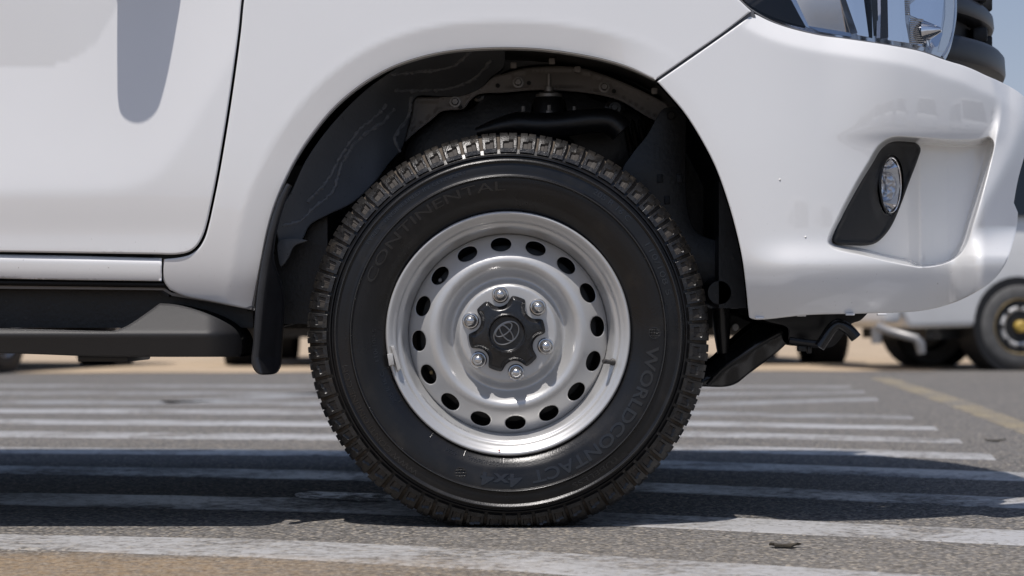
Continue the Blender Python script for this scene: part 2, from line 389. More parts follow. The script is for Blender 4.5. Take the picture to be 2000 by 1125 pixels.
# ------------------------------------------------------------------ ground
def nodes_of(m): return m.node_tree, m.node_tree.nodes['Principled BSDF']
def asphalt_mat(name, paint=None, wear=(.42, .56)):
    m = bpy.data.materials.new(name); m.use_nodes = True; n, b = nodes_of(m); N = n.nodes; L = n.links
    tc = N.new('ShaderNodeTexCoord'); P = tc.outputs['Object']
    def noise(scale, det=4, rough=.55):
        t = N.new('ShaderNodeTexNoise'); t.inputs['Scale'].default_value = scale; t.inputs['Detail'].default_value = det; t.inputs['Roughness'].default_value = rough
        L.new(P, t.inputs['Vector']); return t.outputs['Fac']
    def rng(src, a, b_, c=0., d=1.):
        t = N.new('ShaderNodeMapRange'); t.inputs['From Min'].default_value = a; t.inputs['From Max'].default_value = b_
        t.inputs['To Min'].default_value = c; t.inputs['To Max'].default_value = d; L.new(src, t.inputs['Value']); return t.outputs[0]
    def mix(f, A, B):
        t = N.new('ShaderNodeMix'); t.data_type = 'RGBA'
        if hasattr(f, 'links'): L.new(f, t.inputs['Factor'])
        else: t.inputs['Factor'].default_value = f
        for s, q in (('A', A), ('B', B)):
            if hasattr(q, 'links'): L.new(q, t.inputs[s])
            else: t.inputs[s].default_value = (*q, 1)
        return t.outputs['Result']
    def mul(a, c):
        t = N.new('ShaderNodeMath'); t.operation = 'MULTIPLY'; L.new(a, t.inputs[0])
        if hasattr(c, 'links'): L.new(c, t.inputs[1])
        else: t.inputs[1].default_value = c
        return t.outputs[0]
    v = N.new('ShaderNodeTexVoronoi'); v.inputs['Scale'].default_value = 140; L.new(P, v.inputs['Vector'])
    sep = N.new('ShaderNodeSeparateColor'); L.new(v.outputs['Color'], sep.inputs[0])
    stone = rng(sep.outputs[0], 0, 1)
    c = mix(stone, (.040, .039, .040), (.255, .246, .238))
    c = mix(rng(sep.outputs[1], .74, .92), c, (.40, .355, .295))        # pale chips
    c = mix(rng(v.outputs['Distance'], .42, .75, 0, .6), c, (.05, .048, .046))
    big = noise(1.1, 6)
    c = mix(rng(big, .35, .7, 0, .22), c, (.22, .20, .175))            # dust lying in the grain
    c = mix(rng(noise(9, 6, .7), .55, .75, 0, .25), c, (.06, .058, .056))
    # trodden sandy dirt on the camera side
    sx = N.new('ShaderNodeSeparateXYZ'); L.new(P, sx.inputs[0])
    g0 = G(0, 1078); g1 = G(0, 1095)
    ydir = N.new('ShaderNodeMath'); ydir.operation = 'MULTIPLY_ADD'; L.new(sx.outputs['X'], ydir.inputs[0]); ydir.inputs[1].default_value = .16; L.new(sx.outputs['Y'], ydir.inputs[2])
    wob = N.new('ShaderNodeMath'); wob.operation = 'MULTIPLY_ADD'; L.new(noise(4.5, 6, .65), wob.inputs[0]); wob.inputs[1].default_value = .22; L.new(ydir.outputs[0], wob.inputs[2])
    yy = g0.y + g0.x*.16 + .11
    dirt = mul(rng(wob.outputs[0], yy+.03, yy-.07), rng(sx.outputs['X'], G(1150, 1100).x, G(350, 1100).x))
    dirtc = mix(rng(noise(85, 6, .75), .36, .62), (.13, .078, .038), (.42, .30, .175))
    c = mix(mul(dirt, rng(noise(42, 6, .75), .34, .60, .10, .90)), c, dirtc)
    near = rng(sx.outputs['Y'], .2, -.6, 0, .30)
    c = mix(mul(near, rng(noise(85, 4, .7), .4, .62)), c, (.33, .275, .20))
    h = N.new('ShaderNodeMath'); h.operation = 'ADD'; L.new(mul(v.outputs['Distance'], -.9), h.inputs[0]); L.new(mul(noise(120, 5, .7), 1.0), h.inputs[1])
    if paint:
        pn = noise(34, 8, .72); pn2 = noise(3.2, 4)
        s = N.new('ShaderNodeMath'); s.operation = 'ADD'; L.new(pn, s.inputs[0]); L.new(mul(rng(pn2, .3, .7, -.18, .18), 1.0), s.inputs[1])
        cov = rng(s.outputs[0], wear[0]-.08, wear[1]-.08)
        cov = mul(cov, rng(sep.outputs[2], .02, .12, .35, 1))
        pc = mix(rng(noise(60, 4), .3, .7), paint, tuple(q*.86 for q in paint))
        pc = mix(mul(dirt, .55), pc, (.36, .27, .18))
        c = mix(cov, c, pc)
    L.new(c, b.inputs['Base Color']); b.inputs['Roughness'].default_value = .88; b.inputs['Specular IOR Level'].default_value = .22
    if paint:                        # the paint film is smoother than the stone round it
        L.new(rng(cov, 0, 1, .85, .42), b.inputs['Roughness']); b.inputs['Specular IOR Level'].default_value = .5
    bp = N.new('ShaderNodeBump'); bp.inputs['Strength'].default_value = 1; bp.inputs['Distance'].default_value = .0026 if not paint else .0009
    L.new(h.outputs[0], bp.inputs['Height']); L.new(bp.outputs[0], b.inputs['Normal'])
    return m
ASPH = asphalt_mat('asphalt')
WHITEL = asphalt_mat('worn_white_line', (.46, .452, .445), (.42, .66))
WHITEF = asphalt_mat('faint_white_line', (.34, .337, .333), (.46, .70))
YELLOWL = asphalt_mat('worn_yellow_line', (.34, .27, .15), (.46, .70))
SAND = mat('sand', (.47, .36, .245), .9, vary=.22, vscale=2.5, bump=.02, bscale=6, col2=(.36, .28, .19), c2scale=1.3, c2lo=.45, c2hi=.65)

tag(obj('asphalt_ground', [(-300, -300, 0), (300, -300, 0), (300, 300, 0), (-300, 300, 0)], [(0, 1, 2, 3)], ASPH, smooth=0), kind='structure')
# the sand yard behind begins along a ragged line
rs = random.Random(3)
edge = []
gl, gr = G(0, 729, .004), G(2000, 723, .004)
for i in range(161):
    t = -1.5+4*i/160
    edge.append((gl.x+(gr.x-gl.x)*t, gl.y+(gr.y-gl.y)*t + .30*mnoise.noise((i*.23, 3.1, 0)) + .12*mnoise.noise((i*.9, 1.1, 0)), .004))
tag(obj('sand_ground', edge+[(300, 290, .004), (-300, 290, .004)], [tuple(range(len(edge)+2))], SAND, smooth=0), kind='structure')

def marking(name, m, top, bot, step=.12, jit=.006, seed=0):
    """painted strip between two edges given as spots of the photograph; lies on the asphalt"""
    r = random.Random(seed)
    def run(line):
        P = [G(a, b, .002) for a, b in line]; out = []
        for p, q in zip(P, P[1:]):
            n = max(2, int((q-p).length/step))
            for i in range(n): out.append(p.lerp(q, i/n))
        out.append(P[-1]); return [Vector((p.x, p.y+r.uniform(-jit, jit), p.z)) for p in out]
    a = run(top); b = run(bot)
    n = min(len(a), len(b))
    A = [a[int(i*(len(a)-1)/(n-1))] for i in range(n)]; B = [b[int(i*(len(b)-1)/(n-1))] for i in range(n)]
    A0 = [Vector((p.x, p.y+.012, .0002)) for p in A]; B0 = [Vector((p.x, p.y-.012, .0002)) for p in B]
    f = [(k*n+i, (k+1)*n+i, (k+1)*n+i+1, k*n+i+1) for k in range(3) for i in range(n-1)]
    o = obj(name, A0+A+B+B0, f, m, smooth=0)
    return tag(o, kind='structure')
X0, X1 = -900, 2900
marks = [   # top edge, bottom edge
    (WHITEL, [(X0, 1032), (0, 1043), (500, 1053), (1000, 1074), (1300, 1092), (1700, 1117), (X1, 1190)], [(X0, 1056), (0, 1069), (500, 1085), (1000, 1111), (1300, 1134), (1700, 1166), (X1, 1260)]),
    (WHITEL, [(X0, 944), (0, 962), (700, 974), (1180, 1000), (1400, 1010), (2000, 1036), (X1, 1070)], [(X0, 962), (0, 983), (700, 1000), (1180, 1023), (1400, 1033), (2000, 1062), (X1, 1100)]),
    (WHITEL, [(X0, 896), (0, 909), (700, 920), (1330, 945), (2000, 972), (X1, 1005)], [(X0, 908), (0, 923), (700, 937), (1330, 961), (2000, 991), (X1, 1026)]),
    (WHITEL, [(X0, 863), (0, 873), (690, 880), (1330, 900), (2000, 923), (X1, 955)], [(X0, 874), (0, 884), (690, 889), (1330, 914), (2000, 938), (X1, 972)]),
    (WHITEL, [(X0, 836), (0, 842), (690, 848), (1340, 869), (1700, 878), (1935, 886)], [(X0, 844), (0, 852), (690, 859), (1340, 880), (1700, 889), (1945, 897)]),
    (WHITEL, [(X0, 817), (0, 819), (690, 823), (1340, 842), (1872, 857)], [(X0, 824), (0, 827), (690, 832), (1340, 851), (1880, 864)]),
    (WHITEL, [(X0, 798), (0, 798), (690, 801), (1340, 822), (1824, 833)], [(X0, 804), (0, 805), (690, 809), (1340, 830), (1832, 839)]),
    (WHITEF, [(X0, 782), (0, 781), (690, 784), (1340, 803), (1776, 811)], [(X0, 787), (0, 788), (690, 791), (1340, 810), (1784, 817)]),
    (WHITEF, [(310, 783), (620, 766), (1360, 786), (1712, 777)], [(330, 788), (620, 773), (1360, 793), (1718, 783)]),
    (WHITEF, [(X0, 766), (0, 765), (690, 765), (1385, 767), (1686, 763)], [(X0, 771), (0, 770), (690, 770), (1385, 772), (1692, 768)]),
    (WHITEF, [(X0, 752), (0, 751), (690, 752), (1660, 753)], [(X0, 755), (0, 755), (690, 756), (1664, 757)]),
]
for i, (m, a, b) in enumerate(marks): marking('white_road_marking', m, a, b, seed=i)
marking('yellow_road_marking', YELLOWL, [(1700, 738), (1850, 790), (2000, 847), (2250, 930)], [(1740, 738), (1880, 780), (2040, 838), (2320, 915)], seed=40)

# ------------------------------------------------------------------ the pick-up: body fields
truck = tag(empty('pickup_truck', (-1.0, .85, 0)), 'white pickup truck filling the picture, seen side-on at its front wheel and bumper', 'pickup truck')

LIP_F = smooth_line([(497, 606), (503, 560), (512, 505), (522, 452), (535, 405), (553, 360), (577, 312), (608, 265), (652, 212), (704, 168), (762, 134), (822, 113), (880, 101), (940, 96), (1000, 95), (1060, 98), (1120, 106), (1180, 118), (1232, 134), (1281, 157)], 5)
LIP_B = smooth_line([(1286, 162), (1306, 184), (1335, 218), (1365, 264), (1397, 325), (1421, 390), (1438, 450), (1450, 505), (1457, 560), (1462, 612)], 5)
LIP = np.concatenate([LIP_F, LIP_B])
SEAM = smooth_line([(1281, 157), (1345, 113), (1410, 68), (1470, 24)], 6)
DOORG = smooth_line([(498, -190), (487, -100), (472, 0), (466, 60), (457, 130), (447, 200), (436, 270), (424, 340), (412, 400), (403, 440), (395, 463), (384, 481), (370, 492), (348, 498), (322, 503)], 5)
SCOOP = smooth_line([(-900, 374), (-200, 374), (100, 373), (180, 370), (239, 350), (299, 307), (348, 256), (392, 190), (430, 110), (470, 0), (520, -160), (600, -400)], 8)

def base_side(X, Y):
    y = -.045 + sp(330-Y, 90)*T(3.2) + sp(Y-430, 45)*T(7) + sp(Y-545, 18)*T(14)
    return y
def F_fender(X, Y):
    d = seg_dist(X, Y, LIP)
    y = base_side(X, Y) + .006 + sp(X-1000, 140)*T(2.0)*0
    k = ss(X, 1330, 1150)*.75+.25
    y = y - sp(66-d, 3)*T(2.5) + sp(55-d, 2.5)*T(12.5)*k                 # wheel-arch flare
    # edges by the door bottom roll in under
    return y
def F_door(X, Y):
    y = base_side(X, Y) + .004
    db = 374-Y; dr = ((236-X)*.87+(373-Y)*.49) + 62
    d = -34*np.logaddexp(-db/34, -dr/34)
    y = y + 26*T(5)*0 + sp(d, 4)*T(7.5) - sp(d-95, 45)*T(4.2) + sp(Y-395, 30)*T(2.5) - sp(Y-455, 12)*T(9)
    return y
def roll(y): return y

def bend(ys, degs):
    """depth profile from a table of tilts (degrees, + leans back going up) against picture row"""
    g = np.arange(-400, 900, 1.0); sl_ = np.tan(np.radians(np.interp(g, ys, degs)))*MM
    k = np.exp(-.5*(np.arange(-12, 13)/4.0)**2); k /= k.sum(); sl_ = np.convolve(np.pad(sl_, 12, mode='edge'), k, 'valid')
    d = np.cumsum(-sl_); i0 = np.argmin(abs(g-330)); d -= d[i0]
    return lambda Y: np.interp(Y, g, d)
SHOULDER = bend([60, 110, 150, 184, 246, 257, 267, 290, 330], [0, -.5, -2.0, -3.6, -6.9, -10, -22, -6, 0])
# ---- front bumper
bez = smooth_line([(1627, 470), (1632, 448), (1648, 412), (1668, 375), (1692, 328), (1714, 293), (1728, 281), (1744, 276), (1772, 277), (1790, 280), (1798, 290), (1793, 310), (1776, 355), (1758, 404), (1742, 440), (1726, 462), (1710, 475), (1694, 479), (1660, 478), (1634, 476)], 4, True)
CREASE = smooth_line([(1946, 150), (1953, 185), (1953, 225), (1944, 270), (1930, 330), (1915, 385), (1900, 435), (1886, 478), (1870, 500), (1845, 514), (1800, 519)], 3)
RECESS = smooth_line([(1616, 474), (1638, 420), (1668, 362), (1694, 318), (1716, 283), (1740, 268), (1790, 268), (1860, 273), (1910, 272), (1932, 268), (1941, 280), (1930, 330), (1915, 385), (1900, 435), (1886, 478), (1870, 500), (1845, 514), (1800, 521), (1740, 512), (1690, 500), (1640, 490), (1624, 484)], 3, True)
HEADLOW = smooth_line([(1474, 27), (1500, 40), (1540, 54), (1600, 68), (1660, 77), (1740, 89), (1800, 101), (1845, 117), (1890, 131), (1925, 147), (1965, 165), (2000, 188), (2022, 212)], 6)
def wrap(X): return .185*np.clip((X-1470)/470, 0, 2)**2.3
def F_bumper(X, Y):
    y = -.040 + wrap(X)
    d = seg_dist(X, Y, LIP)
    y = y + sp(330-Y, 80)*T(2.5) + sp(26-d, 6)*T(5)
    # dark shoulder that leans down, ahead of the fog lamp
    w = ss(X, 1600, 1760)*ss(X, 1975, 1940)
    y = y + w*SHOULDER(Y)
    dh = seg_dist(X, Y, HEADLOW)
    y = y + sp(31-dh, 3.0)*T(33)                                           # rolled upper edge below the lamp
    # lower lip
    y = y - sp(Y-478, 9)*T(26)*ss(X, 1450, 1560) + sp(Y-513, 6)*T(26)*ss(X, 1450, 1560) + sp(Y-514, 9)*T(15) + sp(Y-574, 14)*T(24)
    # recess with fog lamp
    ins = inside(X, Y, RECESS); dr = seg_dist(X, Y, RECESS, True)*np.where(ins, 1, -1)
    floor = np.interp(X, [1600, 1640, 1797, 1850, 1950, 2100], [-.01, .02, .168, .180, .190, .190])
    floor = floor + (Y-400)*T(-1.5) - ss(X, 1790, 1930)*(np.clip(Y, 120, 520)-260)*T(9)
    floor = floor + .085*ss(np.sqrt(((X-1739)/33)**2+((Y-362)/66)**2), 1.08, .88)*ss(seg_dist(X, Y, bez, True)*inside(X, Y, bez), 5, 11)
    deep = np.maximum(floor-y, -.02)
    y = y + deep*ss(dr, -1.0, 3.0 + 10*ss(seg_dist(X, Y, CREASE), 5, 28))
    # bright blade and the nose beyond the crease
    rgt = np.where(X > np.interp(Y, CREASE[:, 1], CREASE[:, 0]), 1., -1.)
    dc = seg_dist(X, Y, CREASE)*rgt
    y = y - ss(X, 1850, 1925)*(np.clip(Y, 120, 500)-185)*T(20)*ss(dc, -14, 4)
    y = y + (sp(dc-46*ss(Y, 490, 215), 5)*T(48))*ss(Y, 505, 440)
    return y

# ---- panels
def splats(parent):
    for px_, py_, r_ in ((1523, 351, 2.4), (1573, 463, 2.6)):
        a_ = float(F_bumper(np.array([float(px_)]), np.array([float(py_)]))[0])
        mb = MB(); mb.lathe([(r_*MM, .0004), (r_*MM*.9, -.0008), (r_*MM*.5, -.0017), (0, -.002)], W(px_, py_, a_+.0006), n=10); mb.obj('dirt_fleck', YELLOWD, parent)
top = -190
fender = smooth_line([(503, top, 1), (492, -100), (477, 0), (471, 60), (462, 130), (452, 200), (441, 270), (429, 340), (417, 400), (408, 440), (400, 466), (388, 485), (372, 497), (350, 503), (320, 506, 1), (319, 545), (322, 553), (332, 566, 1), (360, 578), (420, 590), (494, 606, 1)]+[tuple(p) for p in LIP_F[::5][1:-1]]+[(1280, 156, 1), (1345, 111), (1410, 66), (1467, 22, 1), (1448, 4), (1425, -20), (1395, -80), (1380, top, 1)], 5, True)
panel('front_fender', fender, F_fender, 11, PAINT, truck, er=3.2, flange=.022)
door = smooth_line([(-760, top, 1), (498, top, 1), (487, -100), (472, 0), (466, 60), (457, 130), (447, 200), (436, 270), (424, 340), (412, 400), (403, 440), (395, 463), (384, 481), (370, 491.5), (346, 496.8), (300, 496.4), (200, 495), (0, 492), (-760, 482, 1)], 6, True)
door_o = panel('front_door', door, F_door, 11, PAINT, truck, er=4, flange=.03)
rocker = smooth_line([(-1500, 490, 1), (0, 497), (316, 504, 1), (316, 549, 1), (150, 547), (0, 544), (-1500, 530, 1)], 8, True)
def F_rocker(X, Y):
    t = np.interp(X, [-1500, 0, 316], [490, 497, 504])
    return -.030 + sp(t+8-Y, 1.5)*T(40) + sp(Y-t-34, 6)*T(20)
panel('rocker_panel', rocker, F_rocker, 5, PAINT, truck, er=2, flange=.03)
bump = smooth_line([(1283.6, 159.5, 1), (1347, 115.6), (1411.5, 70.4), (1472, 27, 1)]+[tuple(p) for p in HEADLOW[1::4]]+[(2022, 212), (2014, 255), (2002, 300), (1988, 352), (1980, 396, 1), (1988, 415, 1), (1986, 442), (1976, 482), (1964, 515), (1940, 547), (1900, 574), (1855, 594), (1800, 607), (1700, 612), (1580, 615), (1475, 624), (1463.5, 620, 1)]+[tuple(p) for p in LIP_B[::-1][1:-1:2]], 5, True)
bumper_o = panel('front_bumper', bump, F_bumper, 6.5, PAINT, truck, er=3, flange=.022,
      zone=[[RECESS, CREASE, HEADLOW], [15, 7, 42], [1.7, 1.0, 4.5]])
splats(bumper_o)
for cx_, cy_ in ((1483, 623), (1660, 616), (1722, 616), (1565, 618)):
    m_ = MB(); m_.box(W(cx_, cy_-2, .004), (.016, .012, .004), bev=.001); m_.obj('clip_tab', PAINT, bumper_o)
# dark backing seen through the panel gaps
gb = smooth_line([(300, 500), (352, 504), (380, 494), (402, 470), (417, 410), (430, 345), (447, 265), (463, 150), (478, 10), (498, -180), (486, -180), (466, 0), (455, 130), (434, 265), (415, 370), (400, 435), (388, 470), (370, 484), (340, 490), (300, 490)], 8, True)
plate('door_gap_seal', gb, -.012, .02, GAP, truck, bev=0)
plate('bumper_gap_seal', [(1284, 152), (1470, 20), (1476, 32), (1380, 100), (1290, 164)], .009, .01, SEALG, truck, bev=0, ycol=lambda a, b: float(F_fender(np.array([float(a)]), np.array([float(b)]))[0]))
plate('sill_gap_seal', [(-1500, 478), (0, 488), (330, 496), (330, 580), (300, 560), (0, 552), (-1500, 540)], .004, .02, GAP, truck, bev=0)

# ---- sill trim and running board
mb = MB(); mb.tube([W(-1500, 539, -.006), W(0, 551.5, -.006), W(322, 556, -.006)], .0055, 10); mb.obj('sill_weather_strip', BLACKP, truck)
pl = plate('sill_flange', [(-1500, 548), (0, 557), (318, 560), (334, 571), (420, 583), (494, 598), (494, 606), (420, 592), (336, 578), (318, 567), (0, 564), (-1500, 556)], .0, .01, RAIL, truck, bev=1)
plate('sill_side', [(-1500, 552), (0, 560), (320, 564), (336, 576), (494, 604), (494, 640), (300, 640), (0, 640), (-1500, 640)], .06, .03, UNDER, truck, bev=0)
board = smooth_line([(-1500, 632, 1), (0, 641.5), (205, 646.5), (222, 646), (236, 642), (254, 633), (284, 613), (312, 592.5, 1), (336, 594), (362, 599), (403, 612), (438, 628), (460, 643), (470, 660), (473, 680), (469, 697, 1), (300, 697), (185, 696), (0, 690), (-1500, 676, 1)], 5, True)
def F_board(X, Y):
    e = np.clip((X-400)/75, 0, 1.2)**2*.09
    return -.105 + sp(651-Y, 2.5)*T(50) + sp(Y-654, 4)*T(24) + e
panel('running_board', board, F_board, 6, STEPP, truck, er=4.5, flange=.16)
mb = MB(); mb.box(((W(-1500, 645).x+W(195, 645).x)/2, -.02, W(0, 648).z-.020), (W(195, 0).x-W(-1500, 0).x, .13, .018), bev=.002); mb.obj('step_tread', UNDER, truck)
for i in range(5):
    mb = MB(); mb.box(((W(-1500, 645).x+W(200, 645).x)/2, -.06+i*.022, W(0, 648).z-.010), (W(200, 0).x-W(-1500, 0).x, .006, .006), bev=.001); mb.obj('step_grip', BLACKP, truck)
for px_ in (-600, 225):
    mb = MB(); mb.box(W(px_, 697, .05), (.09, .22, .014), bev=.003); mb.obj('step_bracket', UNDER, truck)

# ---- mud flap
flap = smooth_line([(560, 357, 1), (546, 385), (532, 425), (520, 470), (510, 520), (502, 575), (497, 630), (494, 675), (491, 700), (494, 718), (504, 730), (522, 732), (538, 729), (546, 716), (549, 690), (551, 650), (553, 610), (552, 578), (547, 552), (539, 528), (533, 505), (535, 470), (545, 425), (558, 385), (568, 362, 1)], 5, True)
def F_flap(X, Y):
    l = np.interp(Y, [357, 425, 470, 520, 575, 630, 700, 735], [560, 532, 520, 510, 502, 497, 491, 500])
    return -.042 + sp(X-l-13, 2)*T(63) - sp(X-l-46, 3)*T(40)
panel('mud_flap', flap, F_flap, 5, FLAP, truck, er=4, flange=.02)

# ------------------------------------------------------------------ inside the wheel arch
arch = np.concatenate([LIP_F, LIP_B]); c0 = np.array([985, 560.])
v = []; f = []; rows = [(1.004, -.026), (1.02, .02), (1.05, .07), (1.05, .5)]
for g, y0_ in rows:
    for p in arch:
        y = y0_+(.0006*max(0, p[1]-500) if p[0] > 1200 and y0_ < .05 else 0)
        v.append(W(*(c0+(p-c0)*g), y) if y0_ < .05 else Vector(((c0[0]+(p[0]-c0[0])*g-1000)/S, y, ZC+(HY-(c0[1]+(p[1]-c0[1])*g))/S)))
n = len(arch)
for r in range(len(rows)-1):
    for i in range(n-1): f.append((r*n+i, r*n+i+1, (r+1)*n+i+1, (r+1)*n+i))
obj('arch_liner', v, f, UNDER, truck, 50)
mb = MB(); mb.box((-.0, .53, .66), (1.15, .05, .60)); mb.obj('inner_wing', UNDER, truck)
# undercoated rear apron with brushed sealer seams
SEAMS = [[(600, 395), (640, 350), (668, 300), (700, 255), (738, 222), (752, 206)], [(553, 440), (585, 432), (612, 408), (650, 372), (668, 320), (700, 272), (745, 240), (770, 215)], [(780, 295), (770, 270), (796, 230), (802, 188)], [(765, 145), (815, 140), (880, 130), (905, 112), (918, 100)], [(770, 177), (830, 176), (880, 172), (930, 150), (960, 115)]]
SEAMS = [smooth_line(s, 5) for s in SEAMS]
def F_apron(X, Y):
    y = .05 + sp(X-560, 30)*.00062 + sp(X-745, 8)*.0011 - sp(X-800, 14)*.0014
    y = y + sp(178-Y, 8)*(-.0016)*ss(X, 730, 770)
    y = y + .012*np.sin(X*.022+Y*.017)*ss(X, 820, 740)
    return y
ap = smooth_line([(570, 372, 1), (596, 316), (628, 268), (676, 212), (728, 165), (782, 130), (832, 106), (900, 92), (985, 88, 1), (984, 130), (960, 150), (938, 172), (905, 186), (860, 188), (812, 190), (800, 236), (784, 290), (760, 318), (735, 352), (690, 395), (640, 420), (605, 440), (590, 468), (565, 488), (549, 522), (544, 500), (543, 470), (538, 430)], 6, True)
apron_o = panel('inner_apron', ap, F_apron, 8, APRON, truck, er=3, flange=.02)
for k, s in enumerate(SEAMS):
    y = F_apron(s[:, 0], s[:, 1]); r = random.Random(k)
    pts = [W(p[0]+r.uniform(-1.6, 1.6), p[1]+r.uniform(-1.6, 1.6), q+.001) for p, q in zip(s, y)]
    mb = MB(); mb.tube(pts, [.0034+r.uniform(-.0012, .0018) for _ in pts], 7); mb.obj('sealer_seam', SEAL, apron_o)
# pressed rail above the tyre
rail_pts = smooth_line([(782, 286, 1), (800, 240), (808, 190, 1), (858, 189), (871, 182), (924, 176), (960, 150), (985, 144), (1027, 133), (1124, 131), (1173, 144), (1244, 173), (1307, 205), (1342, 224, 1), (1330, 238), (1282, 236), (1209, 196), (1142, 181), (1049, 176), (982, 181), (936, 184), (918, 196), (906, 212), (880, 215), (862, 218), (844, 233), (812, 258)], 6, True)
def F_rail(X, Y): return .30 + sp(150-Y, 6)*.0004 - .004*ss(seg_dist(X, Y, rail_pts, True), 10, 4)
rail = panel('inner_rail', rail_pts, F_rail, 8, RAIL, truck, er=4, flange=.03)
for (a, b) in ((889, 199), (1012, 161), (1180, 170)):
    mb = MB(); mb.lathe([(0, -.010), (.006, -.010), (.0075, -.006), (.0075, -.003)], W(a, b, .296), n=6); mb.lathe([(.0075, -.003), (.011, -.0028), (.0112, 0), (.011, .004)], W(a, b, .296), n=20); mb.obj('rail_bolt', BOLT, rail)
for (a, b) in ((972, 167), (1033, 162), (899, 209), (1199, 178)):
    mb = MB(); mb.lathe([(0, -.0012), (.0042, -.0012), (.0044, .002)], W(a, b, .2955), n=12); mb.obj('rail_hole', GAP, rail)
for (a, b) in ((1003, 128), (1078, 120), (1128, 136), (1278, 178)):
    mb = MB(); mb.box(W(a, b, .24), (.012, .012, .012), bev=.002); mb.obj('hem_tab', RAIL, rail)
# upper panel between rail and arch
plate('rail_shelf', smooth_line([(935, 176), (985, 140), (1030, 128), (1125, 126), (1180, 140), (1250, 168), (1345, 222), (1340, 170), (1240, 118), (1120, 84), (1000, 74), (930, 80)], 8, True), .33, .02, APRON, truck, bev=0)
# splash shields
plate('splash_shield', smooth_line([(1235, 300), (1262, 266), (1284, 228), (1296, 212), (1312, 209), (1328, 216), (1340, 226, 1), (1341, 380), (1346, 420), (1360, 452), (1400, 470), (1452, 478, 1), (1455, 560), (1380, 560), (1290, 470), (1215, 340)], 6, True), .20, .008, UNDER, truck, bev=2)
mb = MB(); mb.lathe([(0, -.006), (.007, -.006), (.009, 0)], W(1311, 226, .198), n=10); mb.obj('shield_clip', GLOSSB, truck)
for (a, b) in ((1289, 349), (1327, 349), (1303, 391)):
    mb = MB(); mb.box(W(a, b, .199), (.011, .006, .016), bev=.001); mb.obj('shield_slot', GAP, truck)
pk = plate('shock_tower_plate', smooth_line([(930, 205), (940, 188), (952, 178), (970, 184), (1050, 178), (1110, 180), (1118, 155), (1126, 146), (1140, 147), (1146, 158), (1146, 185), (1200, 205), (1260, 240), (1225, 330), (1000, 330), (800, 330), (790, 300), (812, 262), (846, 238), (866, 220), (905, 217)], 6, True), .34, .02, UNDER, truck, bev=2)
for (a, b) in ((934, 186), (1129, 160)):
    mb = MB(); mb.lathe([(0, -.008), (.006, -.008), (.0075, -.002), (.013, -.001), (.013, .004)], W(a, b, .336), n=10); mb.obj('tower_bolt', GLOSSB, pk)
# strut top mount and upper arm
ct = W(1072, 231, .26)
mb = MB(); mb.lathe([(.0, .04), (.028, .04), (.032, .034), (.036, .006), (.056, .002), (.062, -.004), (.062, -.010), (.058, -.016), (.03, -.03)], ct, (0, 0, 1), 40, up=(0, 1, 0)); strut = mb.obj('strut_mount', UNDER, truck)
mb = MB(); mb.lathe([(.0, .086), (.0045, .086), (.0045, .07), (.0045, .062), (.009, .061), (.009, .052), (.018, .050), (.026, .046), (.026, .040), (.0, .040)], ct, (0, 0, 1), 20, up=(0, 1, 0)); mb.obj('strut_stud', BOLT, strut)
for th in (200, 340, 90):
    mb = MB(); mb.lathe([(0, .022), (.004, .022), (.0045, .012), (.0075, .011), (.0075, .001), (0, .0)], ct+Vector((.053*math.cos(R(th)), -.053*abs(math.sin(R(th)))*.6, 0)), (0, 0, 1), 8, up=(0, 1, 0)); mb.obj('mount_nut', BOLT, strut)
mb = MB(); mb.lathe([(.045+.006*math.cos(t*1.0), -.02-.0045*t) for t in [i*.5 for i in range(60)]], ct, (0, 0, 1), 32, up=(0, 1, 0)); mb.obj('coil_spring', GLOSSB, strut)
mb = MB(); P_ = [W(*p, .20) for p in smooth_line([(930, 258), (965, 250), (1010, 243), (1060, 245), (1110, 241), (1160, 235), (1195, 238), (1215, 256)], 14)]
mb.tube(P_, [.008+.016*min(1, i/6) for i in range(len(P_))], 14); mb.obj('upper_arm', UNDER, truck)
mb = MB(); mb.lathe([(0, -.02), (.012, -.02), (.014, -.012), (.02, -.01), (.02, .06)], W(1200, 213, .32), n=20); mb.lathe([(0, -.012), (.006, -.012), (.008, 0)], W(1200, 210, .30), n=10); mb.obj('ball_joint', GLOSSB, truck)
for a in (1218, 1232, 1246):
    mb = MB(); mb.tube([W(a, 225, .35), W(a+10, 270, .33), W(a+20, 320, .32)], .006, 8); mb.obj('brake_hose', GLOSSB, truck)
mb = MB(); mb.tube([W(500, 500, .3), W(590, 492, .3), W(660, 480, .3)], .004, 8); mb.obj('brake_line', GLOSSB, truck); mb = MB(); mb.tube([W(540, 640, .2), W(580, 630, .2), W(640, 620, .2)], .003, 8); mb.obj('brake_line', GLOSSB, truck)
plate('apron_bracket', smooth_line([(545, 470), (600, 470), (575, 480), (562, 505), (549, 520), (543, 500)], 6, True), .06, .01, APRON, truck, bev=1)
for c_, d_ in (((-.40, .30, .52), (.10, .30, .30)), ((.42, .28, .52), (.06, .30, .24))):
    mb = MB(); mb.box(c_, d_); mb.obj('frame_bracket', UNDER, truck)

